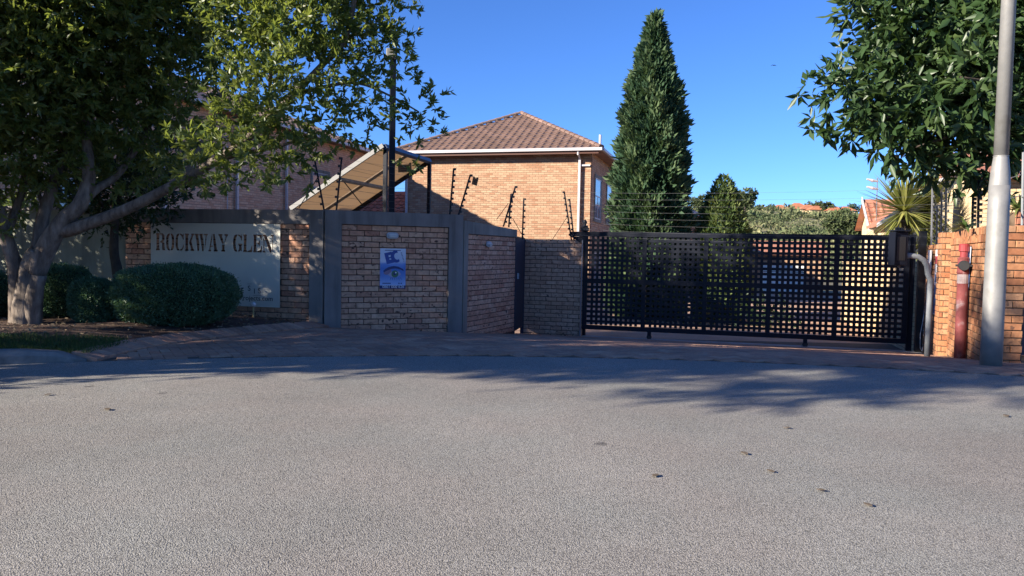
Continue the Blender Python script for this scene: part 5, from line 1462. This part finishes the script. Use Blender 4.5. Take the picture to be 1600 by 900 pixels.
airy = [B(370, 215, 7.90, 0.391), B(340, 255, 8.20, 0.335), B(420, 245, 7.80, 0.335), B(390, 150, 7.70, 0.391), B(430, 190, 7.70, 0.335), B(460, 235, 8.00, 0.316), B(400, 80, 8.10, 0.419), B(450, 110, 7.80, 0.391), B(470, 40, 8.00, 0.465), B(510, 180, 8.00, 0.316), B(520, 110, 8.10, 0.391), B(545, 30, 8.30, 0.465), B(550, 190, 8.20, 0.279), B(590, 90, 8.40, 0.335), B(570, 150, 8.30, 0.298), B(610, 25, 8.50, 0.279), B(600, 60, 8.40, 0.260), B(630, 115, 8.60, 0.130), B(655, 165, 8.80, 0.279), B(680, 185, 8.90, 0.158), B(660, 205, 8.90, 0.177), B(635, 190, 8.80, 0.158), B(488, 268, 8.10, 0.121), B(330, 290, 8.10, 0.140), B(290, 300, 8.20, 0.158), B(505, 215, 8.20, 0.223),
        B(300, 250, 8.20, 0.326), B(430, 20, 8.20, 0.465), B(500, -60, 8.40, 0.837), B(380, 20, 8.00, 0.372), B(625, 75, 8.50, 0.140), B(640, 250, 8.80, 0.056), B(655, 240, 8.80, 0.074)]
crown('crown', tr, dense, M['leaf_street'], rg, per_m3=105, k=13, twig=.24, L=.095, W=.034, shell=.5, tipped=.3)
crown('crown', tr, airy, M['leaf_street'], rg, per_m3=260, k=12, twig=.15, L=.088, W=.032, shell=.6, tipped=.35)

# ---- the neighbouring street trees beyond the kerb bend; they shade the entrance
def shade_tree(label, x, y, H, R_, seed, n=38):
    z = 0.05; root = thing('street_tree', label, 'tree', (x, y, z), 'street trees along the kerb bend'); rg = np.random.default_rng(seed)
    mb = MB(); fork = Vector((x, y, 1.7)); limb(mb, [(x, y, z - .1), (x + .05, y, .9), fork], .2, .15, 12)
    bl = []
    for i in range(n):
        a = rg.uniform(0, 6.28); rr = R_ * math.sqrt(rg.random()); hz_ = rg.uniform(2.3, H - .5); rr *= math.sqrt(max(.15, 1 - ((hz_ - H * .55) / (H * .55)) ** 2))
        c = (x + rr * math.cos(a), y + rr * math.sin(a), hz_); bl.append((c, rg.uniform(.65, 1.1)))
        if i % 3 == 0: limb(mb, [fork, fork.lerp(Vector(c), .5) + Vector((0, 0, .3)), c], .07, .02, 7)
    mb.build('trunk', M['bark'], root, smooth=True)
    crown('crown', root, bl, M['leaf_street'], rg, per_m3=95, k=12, twig=.34, L=.10, W=.038, shell=.5)
shade_tree('leafy street tree on the verge beside the plain garden wall', -10.3, 8.6, 6.9, 2.6, 32)
lt = thing('street_tree', 'leafy street tree leaning out over the kerb on the verge', 'tree', (-9.9, 3.9, .05), 'street trees along the kerb bend')
rg = np.random.default_rng(31); bl = []
mb = MB(); limb(mb, [(-9.9, 3.9, -.1), (-9.9, 3.8, 1.0), (-9.85, 3.6, 2.0)], .2, .14, 12)
for i in range(50):
    z = 2.8 + 3.2 * rg.random() ** .7; ymin = np.interp(z, (2.9, 4.2, 5.2, 6.0), (3.8, 3.0, 1.0, .5))
    c = (-9.9 + rg.uniform(-1.2, 1.2), rg.uniform(ymin, max(ymin + .3, 3.2 if z > 4.2 else 5.4)), z); bl.append((c, rg.uniform(.45, .7)))
    if i % 4 == 0: limb(mb, [(-9.85, 3.6, 2.0), (-9.85 + (c[0] + 9.85) * .5, 3.6 + (c[1] - 3.6) * .5, 2.2 + (z - 2) * .5), c], .07, .02, 7)
for i in range(16): bl.append(((-9.9 + rg.uniform(-1, 1), rg.uniform(3.5, 6.3), rg.uniform(2.5, 4.1)), rg.uniform(.5, .7)))
for i in range(9): bl.append(((-9.9 + rg.uniform(-.8, .8), rg.uniform(1.5, 2.8), rg.uniform(6.0, 7.5)), rg.uniform(.3, .45)))
for i in range(9): bl.append(((-9.9 + rg.uniform(-.8, .8), rg.uniform(-.1, .7), rg.uniform(5.0, 5.9)), rg.uniform(.28, .5)))
limb(mb, [(-9.85, 3.6, 2.0), (-9.9, 2.6, 4.2), (-9.9, 2.1, 7.3)], .08, .02, 7)
mb.build('trunk', M['bark'], lt, smooth=True)
crown('crown', lt, bl, M['leaf_street'], rg, per_m3=130, k=12, twig=.3, L=.11, W=.04, shell=.5)

def shrub(label, x, y, rx, ry, h, seed):  # out-of-view foliage added only to block sun from kerb strip and garden wall
    root = thing('garden_shrub', label, 'shrub', (x, y, .05)); rg = np.random.default_rng(seed)
    crown('foliage', root, [((x + rg.uniform(-rx, rx) * .6, y + rg.uniform(-ry, ry) * .75, h * rg.uniform(.2, .8)), (rx * .55, ry * .35, h * .25)) for i in range(14)], M['leaf_dark'], rg, per_m3=120, k=10, twig=.22, L=.09, W=.04)
    mb = MB()
    for k in range(5): limb(mb, [(x, y, -.05), (x + rg.uniform(-.3, .3), y + rg.uniform(-.5, .5), h * .4), (x + rg.uniform(-rx, rx) * .6, y + rg.uniform(-ry, ry) * .6, h * .8)], .03, .012, 6)
    mb.build('stems', M['bark_dark'], root)
shrub('unseen low shrub added to shade the grass strip and kerb', -8.6, 5.0, .9, 1.7, 2.3, 41)
shrub('unseen tall shrub added to shade the plain garden wall', -10.2, 11.3, 1.0, 1.6, 3.3, 42)

# ---- small dark tree behind the bushes
sb = at(187, 470, 11.2); sb.z = 0.05
st = thing('garden_tree', 'slim dark tree standing against the plaster wall behind the clipped bushes', 'tree', sb)
mb = MB(); limb(mb, [sb + Vector((0, 0, -.1)), at(184, 430, 11.2), at(178, 390, 11.2), at(180, 345, 11.2), at(186, 300, 11.3), at(200, 230, 11.4)], .085, .04, 10); limb(mb, [at(180, 345, 11.2), at(160, 320, 11.1), at(140, 290, 11.0)], .035, .015, 7); mb.build('trunk', M['bark_dark'], st, smooth=True)
rg = np.random.default_rng(77)
crown('crown', st, [B(180, 300, 11.3, .7), B(140, 290, 11.2, .5), B(225, 300, 11.4, .55), B(180, 240, 11.4, .8), B(100, 280, 11.3, .5), B(215, 330, 11.3, .3), B(160, 340, 11.2, .25), B(260, 260, 11.6, .6)], M['leaf_dark'], rg, per_m3=150, k=11, twig=.28, L=.09, W=.035)

# ---- clipped bushes
def bush(label, px, py_top, py_base, wpx, Y, seed, depth=None, pw=2.6, n=15000, name='clipped_bush'):
    b = at(px, py_base, Y); b.z = bed_z(b.x, b.y); t = at(px, py_top, Y); H = t.z - b.z + .02; rx = wpx / F_PX * Y / 2; ry = depth or rx * .8
    root = thing(name, label, 'bush', b, 'clipped bushes in the bed'); rg = np.random.default_rng(seed)
    cz = b.z + H * .48; rz = H * .52
    def surf(d):
        k = (np.abs(d[:, 0]) ** pw + np.abs(d[:, 1]) ** pw + np.abs(d[:, 2]) ** pw) ** (-1 / pw)
        bump = 1 + .035 * np.sin(d[:, 0] * 7 + seed) * np.sin(d[:, 2] * 8 + 1) + .028 * np.sin(d[:, 1] * 13 + d[:, 0] * 9) + .02 * np.sin(d[:, 0] * 23 + d[:, 2] * 19)
        return d * (k * bump)[:, None]
    d = unit(rg, n); s = surf(d) * (1 - .10 * rg.random((n, 1)) ** 1.6 + .07 * (rg.random((n, 1)) > .93) * rg.random((n, 1)))
    P = np.array((b.x, b.y, cz)) + s * np.array((rx, ry, rz))
    P = P[P[:, 2] > b.z - .02]; dd = d[:len(P)]
    dirs = (P - np.array((b.x, b.y, cz))) / np.array((rx, ry, rz)) + rg.normal(size=P.shape) * .7; dirs[:, 2] += .25
    link(bpy.data.objects.new('foliage', leaf_mesh('foliage', P, dirs, .022 + .018 * rg.random(len(P)), .013, M['leaf_bush'], rg, .2)), root)
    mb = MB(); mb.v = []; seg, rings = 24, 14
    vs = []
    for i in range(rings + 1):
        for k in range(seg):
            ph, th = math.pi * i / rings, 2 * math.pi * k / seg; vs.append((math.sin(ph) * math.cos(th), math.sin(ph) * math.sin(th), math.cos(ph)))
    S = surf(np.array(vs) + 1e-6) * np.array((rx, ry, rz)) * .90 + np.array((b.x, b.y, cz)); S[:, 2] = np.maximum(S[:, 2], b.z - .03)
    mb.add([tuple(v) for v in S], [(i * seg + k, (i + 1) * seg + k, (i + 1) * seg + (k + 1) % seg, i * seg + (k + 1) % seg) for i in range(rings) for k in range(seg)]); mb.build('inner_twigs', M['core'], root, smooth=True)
bush('large dome-shaped clipped bush in front of the name board', 274, 417, 525, 178, 9.6, 1, .62, 2.7, 42000)
bush('small upright clipped bush between the two larger bushes', 145, 438, 521, 62, 9.3, 2, .24, 2.7, 12000)
bush('loosely clipped bush against the trunk of the multi-stemmed tree', 98, 417, 520, 88, 9.9, 3, .38, 2.5, 14000)
bush('dark bush at the foot of the tree on the verge', -25, 425, 515, 70, 9.6, 5, .35, 2.4, 9000)

# strap-leaved plant at the far left
def strap_plant(label, px, py, Y, n, L, seed, mt='leaf_strap', name='strap_plant', zoff=None, W=.03, elev=(.3, 1.2), loc=None, droop=.35):
    b = Vector(loc) if loc is not None else at(px, py, Y)
    if loc is None: b.z = bed_z(b.x, b.y)
    root = thing(name, label, 'plant', b); rg = np.random.default_rng(seed)
    blades(root, b, n, L, W, rg, mt, elev, droop); return root
def blades(root, b, n, L, W, rg, mt, elev, droop, seg=5, name='leaves'):
    V, Fs, Rn = [], [], []
    for i in range(n):
        a = rg.uniform(0, 6.283); e = rg.uniform(*elev); l = L * rg.uniform(.75, 1.15); w = W * rg.uniform(.8, 1.2)
        d = np.array((math.cos(a) * math.cos(e), math.sin(a) * math.cos(e), math.sin(e))); sd = np.array((-math.sin(a), math.cos(a), 0)); k0 = len(V); r = rg.random()
        for s in range(seg + 1):
            t = s / seg; c = np.array(b) + d * l * t + np.array((0, 0, -droop * l * t * t)); ww = w * (1 - t) ** .7 * (.6 + .4 * min(1, t * 5)) / 1 + .001
            V += [tuple(c - sd * ww), tuple(c + sd * ww + np.array((0, 0, ww * .3)))]; Rn += [r, r]
        Fs += [(k0 + 2 * s, k0 + 2 * s + 1, k0 + 2 * s + 3, k0 + 2 * s + 2) for s in range(seg)]
    me = bpy.data.meshes.new(name); me.from_pydata(V, [], Fs); me.materials.append(M[mt]); x = me.attributes.new('rnd', 'FLOAT', 'POINT'); x.data.foreach_set('value', Rn)
    return link(bpy.data.objects.new(name, me), root)
strap_plant('strap-leaved lily clump at the left foot of the multi-stemmed tree', 2, 508, 10.0, 70, .75, 8)
# white-flowering shrub behind the fork
ws = thing('garden_shrub', 'small pale sunlit shrub seen through the fork of the tree', 'shrub', (at(30, 400, 14.5).x, 14.5, -.2))
crown('foliage', ws, [B(32, 350, 14.5, .42), B(25, 335, 14.6, .35), B(35, 378, 14.5, .3)], M['leaf_strap'], np.random.default_rng(9), per_m3=260, k=10, twig=.2, L=.09, W=.04)
mb = MB(); p = at(31, 372, 14.5); mb.tube([(p.x, p.y, -.5), p], .03, 6); mb.build('stem', M['bark_dark'], ws)

# ---- garden light on a stake, and the small clay pot
p = at(396, 507, 11.0); gl = thing('garden_light', 'round white garden light on a yellow stake below the name board', 'lamp', (p.x, p.y, gz(p.x, p.y)))
t_ = at(396, 476, 11.0)
mb = MB(); mb.tube([(p.x, p.y, -.12), (p.x, p.y, t_.z - .02)], .011, 8); mb.build('stake', mat('stake_yellow', (.45, .36, .17), .6), gl)
mb = MB(); mb.lathe((p.x, p.y, t_.z - .035), [(.012, 0), (.034, .02), (.04, .04), (.034, .06), (.012, .075)], 14); mb.build('globe', M['lens'], gl, smooth=True)
p = at(178, 507, 9.5); pz = bed_z(p.x, p.y) - .01
pt = thing('clay_pot', 'small tan clay pot tucked between the clipped bushes', 'pot', (p.x, p.y, pz))
mb = MB(); mb.lathe((p.x, p.y, pz), [(.045, 0), (.058, .05), (.062, .09), (.05, .105), (.05, .12), (.058, .13), (.058, .14)], 14); mb.build('body', mat('clay_tan', (.34, .25, .13), .8), pt, smooth=True)
mb = MB(); mb.tube([(p.x - .05, p.y, pz + .11), (p.x - .085, p.y, pz + .13), (p.x - .10, p.y, pz + .15)], .012, 6); mb.build('spout', M['cream'], pt)

# ---- tall broad-leaved tree on the right
rt = thing('broad_leaved_tree', 'large dark glossy broad-leaved tree overhanging the orange wall and lamp pole', 'tree', (7.6, 9.9, 0))
mb = MB(); limb(mb, [(7.6, 9.9, -.3), (7.5, 9.9, 1.0), (7.3, 9.9, 2.2), (7.0, 9.8, 3.4), (6.7, 9.7, 5.2)], .2, .08, 12)
tip = lambda px, py, Y: at(px, py, Y)
for p_ in ((1300, 130, 9.6), (1390, 60, 9.8), (1340, 190, 9.5), (1430, 230, 9.4), (1500, 120, 9.0), (1560, 60, 9.6), (1420, -80, 10)):
    e = tip(*p_); limb(mb, [(7.25, 9.9, 2.3), Vector((7.2, 9.9, 2.6)).lerp(e, .5) + Vector((0, 0, .2)), e], .06, .012, 7)
mb.build('trunk', M['bark_dark'], rt, smooth=True)
rg = np.random.default_rng(202)
RB = [B(1290, 130, 9.6, .22), B(1262, 150, 9.6, .13), B(1320, 150, 9.6, .32), B(1350, 90, 9.7, .38), B(1320, 105, 9.6, .22), B(1385, 40, 9.8, .42), B(1360, 180, 9.5, .38), B(1310, 190, 9.5, .22), B(1290, 205, 9.5, .10), B(1345, 215, 9.5, .2), B(1400, 130, 9.7, .6), B(1410, 215, 9.5, .42), B(1440, 60, 9.8, .7), B(1470, 160, 9.6, .75), B(1440, 245, 9.4, .26), B(1480, 240, 9.5, .36), B(1530, 200, 9.7, .6), B(1520, 80, 9.8, .9), B(1590, 130, 10.0, .9), B(1600, 220, 9.9, .5), B(1540, 255, 9.9, .3), B(1420, -40, 9.9, .7), B(1350, 10, 9.8, .30), B(1560, -60, 10.0, 1.1), B(1640, 40, 10.1, 1.1), B(1370, -40, 9.9, .4), B(1480, 275, 9.6, .14), B(1515, 285, 9.7, .13), B(1600, 290, 9.7, .28), B(1420, 255, 9.5, .13)]
P, D, L, W, Q = blob_leaves(RB, 120, 9, .2, .18, .066, rg, up=.1, shell=.5)
link(bpy.data.objects.new('crown', leaf_mesh('crown', P, D, L, W, M['leaf_broad'], rg, .25, .12, Q)), rt)
# lit sprig before the pole
P, D, L, W, Q = blob_leaves([B(1530, 110, 8.5, .22), B(1545, 60, 8.6, .2), B(1525, 150, 8.5, .14), B(1592, 60, 8.5, .15)], 180, 7, .15, .19, .062, rg, up=.25)
link(bpy.data.objects.new('sprig', leaf_mesh('sprig', P, D, L, W, M['leaf_broad'], rg, .25, .15, Q)), rt)

# ---- cypresses
def cypress(label, px, py_top, Y, wpx, zbase, seed, mt, n, prof, name='cypress', spray=.17, ragged=.10):
    t = at(px, py_top, Y); b = Vector((t.x, t.y, zbase)); H = t.z - zbase; rmax = wpx / F_PX * Y / 2
    root = thing(name, label, 'tree', b); rg = np.random.default_rng(seed)
    hs = np.linspace(0, 1, len(prof)); f = lambda h: np.interp(h, hs, prof) * rmax
    h = rg.random(int(n * 1.6)); keep = rg.random(len(h)) < (f(h) / rmax + .06); h = h[keep][:n]
    a = rg.uniform(0, 2 * math.pi, len(h))
    lump = 1 + ragged * (np.sin(a * 5 + h * 17 + seed) * .6 + np.sin(a * 9 - h * 41) * .5 + np.sin(h * 63 + a * 3) * .5)
    r = f(h) * lump * (1 - .28 * rg.random(len(h)) ** 1.5)
    P = np.stack([b.x + r * np.cos(a), b.y + r * np.sin(a), zbase + h * H], 1)
    D = np.stack([np.cos(a) * .8, np.sin(a) * .8, np.full(len(h), .75)], 1) + rg.normal(size=(len(h), 3)) * .4
    L = spray * (.6 + .7 * rg.random(len(h))); Q = np.clip(.5 + .28 * np.sin(a * 5 + h * 17 + seed) + rg.normal(size=len(h)) * .18, 0, 1)
    link(bpy.data.objects.new('crown', leaf_mesh('crown', P, D, L, L * .34, M[mt], rg, .25, 0, Q)), root)
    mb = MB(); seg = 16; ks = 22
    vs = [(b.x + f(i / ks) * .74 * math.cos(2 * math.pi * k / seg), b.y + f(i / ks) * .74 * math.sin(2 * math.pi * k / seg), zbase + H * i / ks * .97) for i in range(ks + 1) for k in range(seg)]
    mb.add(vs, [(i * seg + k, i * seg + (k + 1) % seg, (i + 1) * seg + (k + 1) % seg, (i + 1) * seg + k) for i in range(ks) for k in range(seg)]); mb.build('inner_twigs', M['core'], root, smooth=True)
    mb = MB(); mb.tube([b - Vector((0, 0, .4)), b + Vector((0, 0, H * .3))], [.13, .08], 8); mb.build('trunk', M['bark_dark'], root)
cypress('tall tapering dark green cypress standing beside the tan brick house', 1024, 24, 22.0, 106, -1.0, 4, 'leaf_conifer', 30000, [.6, .95, 1.0, 1.0, 1.0, .99, .97, .93, .89, .84, .78, .68, .52, .34, .20, .02], spray=.25, ragged=.19)
cypress('shorter rounded golden cypress behind the lattice gate', 1131, 277, 21.75, 88, -1.0, 6, 'leaf_conifer_y', 12000, [.5, .85, 1, 1, .99, .93, .82, .66, .45, .08], name='golden_cypress', spray=.15, ragged=.08)

# ---- yucca by the boundary wall
yc = thing('yucca', 'big spiky yucca with two heads of yellow-green blades above the orange wall', 'plant', (at(1420, 400, 16.0).x, 16.0, -.7))
b = Vector((at(1420, 400, 16).x, 16.0, -.7))
mb = MB(); h1_, h2_ = at(1413, 330, 16.0), at(1452, 325, 16.4); h3_ = at(1450, 375, 15.8)
for hq in (h1_, h2_, h3_): limb(mb, [b, b.lerp(hq, .5) + Vector((.05, 0, .1)), hq], .11, .07, 9)
mb.build('trunk', M['bark_dark'], yc, smooth=True)
rg = np.random.default_rng(55)
blades(yc, h1_, 300, 1.0, .03, rg, 'leaf_yucca', (-.9, 1.45), .06, 3, 'head'); blades(yc, h2_, 280, .95, .03, rg, 'leaf_yucca', (-.9, 1.45), .06, 3, 'head'); blades(yc, h3_, 160, .7, .024, rg, 'leaf_yucca', (-1.0, 1.2), .1, 3, 'head')

# ---- planting and railings on the right wall
sp = [( 'strap-leaved plant on the orange wall just left of the lamp pole', at(1510, 358, 9.6), 26, .32), ('strap-leaved plant behind the steel railing above the road wall', at(1592, 330, 9.0), 34, .55)]
for i, (lab, p, n_, l_) in enumerate(sp): strap_plant(lab, 0, 0, 0, n_, l_, 60 + i, 'leaf_strap', loc=p, W=.022, droop=.5)
rl = thing('railing', 'grey steel bar railing on the orange wall beside the lamp pole', 'railing', (5.8, 8.8, 1.49))
for px, top in ((1573, 262), (1597, 238), (1624, 238), (1650, 238)):
    p0, p1 = at(px, 352, 8.75), at(px + 2, top, 8.75); mb = MB(); mb.tube([p0, p1], .014, 8); mb.build('bar', M['pole_steel'], rl)
for py in (268, 300): 
    mb = MB(); mb.tube([at(1573, py + 12, 8.75), at(1655, py - 14, 8.75)], .005, 5); mb.build('wire', M['wire'], rl)
rp = thing('brick_pier', 'stub of red brick pier behind the steel railing', 'pier', (*at(1592, 352, 9.0).xy, 1.4))
c = at(1596, 345, 9.05)
mb = MB(); mb.box((c.x + .1, c.y + .1, c.z - .1), (.36, .3, .4)); mb.build('core', M['mortar_pale'], rp)
lay(rp, (c.x - .09, c.y - .05), (c.x + .30, c.y - .06), 0, .38, c.z + .12, 1.35, 'brick_red', .012)

# hedge and planting beside the drive, seen through the lattice
hd = thing('hedge', 'dark hedge along the drive at the foot of the tall cypress', 'hedge', (5.2, 20, -.8), None)
crown('foliage', hd, [((3.6 + .55 * i, 20.6 - .15 * i, -.55 + .1 * (i % 2)), (.5, .5, .55)) for i in range(7)], M['leaf_dark'], np.random.default_rng(14), per_m3=110, k=10, twig=.2, L=.10, W=.05)
mb = MB(); mb.tube([(3.6, 20.6, -.9), (6.9, 19.7, -.95)], .05, 6); mb.build('stems', M['bark_dark'], hd)

# soaring bird
bd = at(1209, 102, 95)
mb = MB(); mb.tube([bd + Vector((-.18, -.1, 0)), bd, bd + Vector((.2, .1, .02))], [.02, .06, .015], 6)
bird = thing('bird', 'tiny dark bird gliding in the open blue sky', 'bird', bd)
mb.build('body', M['black'], bird)
for sx in (-1, 1):
    mb = MB(); q_ = [bd + Vector((0, 0, .02)), bd + Vector((sx * .16, .02, .08)), bd + Vector((sx * .36, .05, -.06)), bd + Vector((sx * .15, .08, .03))]
    mb.add(q_ + [p - Vector((0, 0, .02)) for p in q_], [(0, 1, 2, 3), (7, 6, 5, 4), (0, 4, 5, 1), (1, 5, 6, 2), (2, 6, 7, 3), (3, 7, 4, 0)]); mb.build('wing', M['black'], bird)
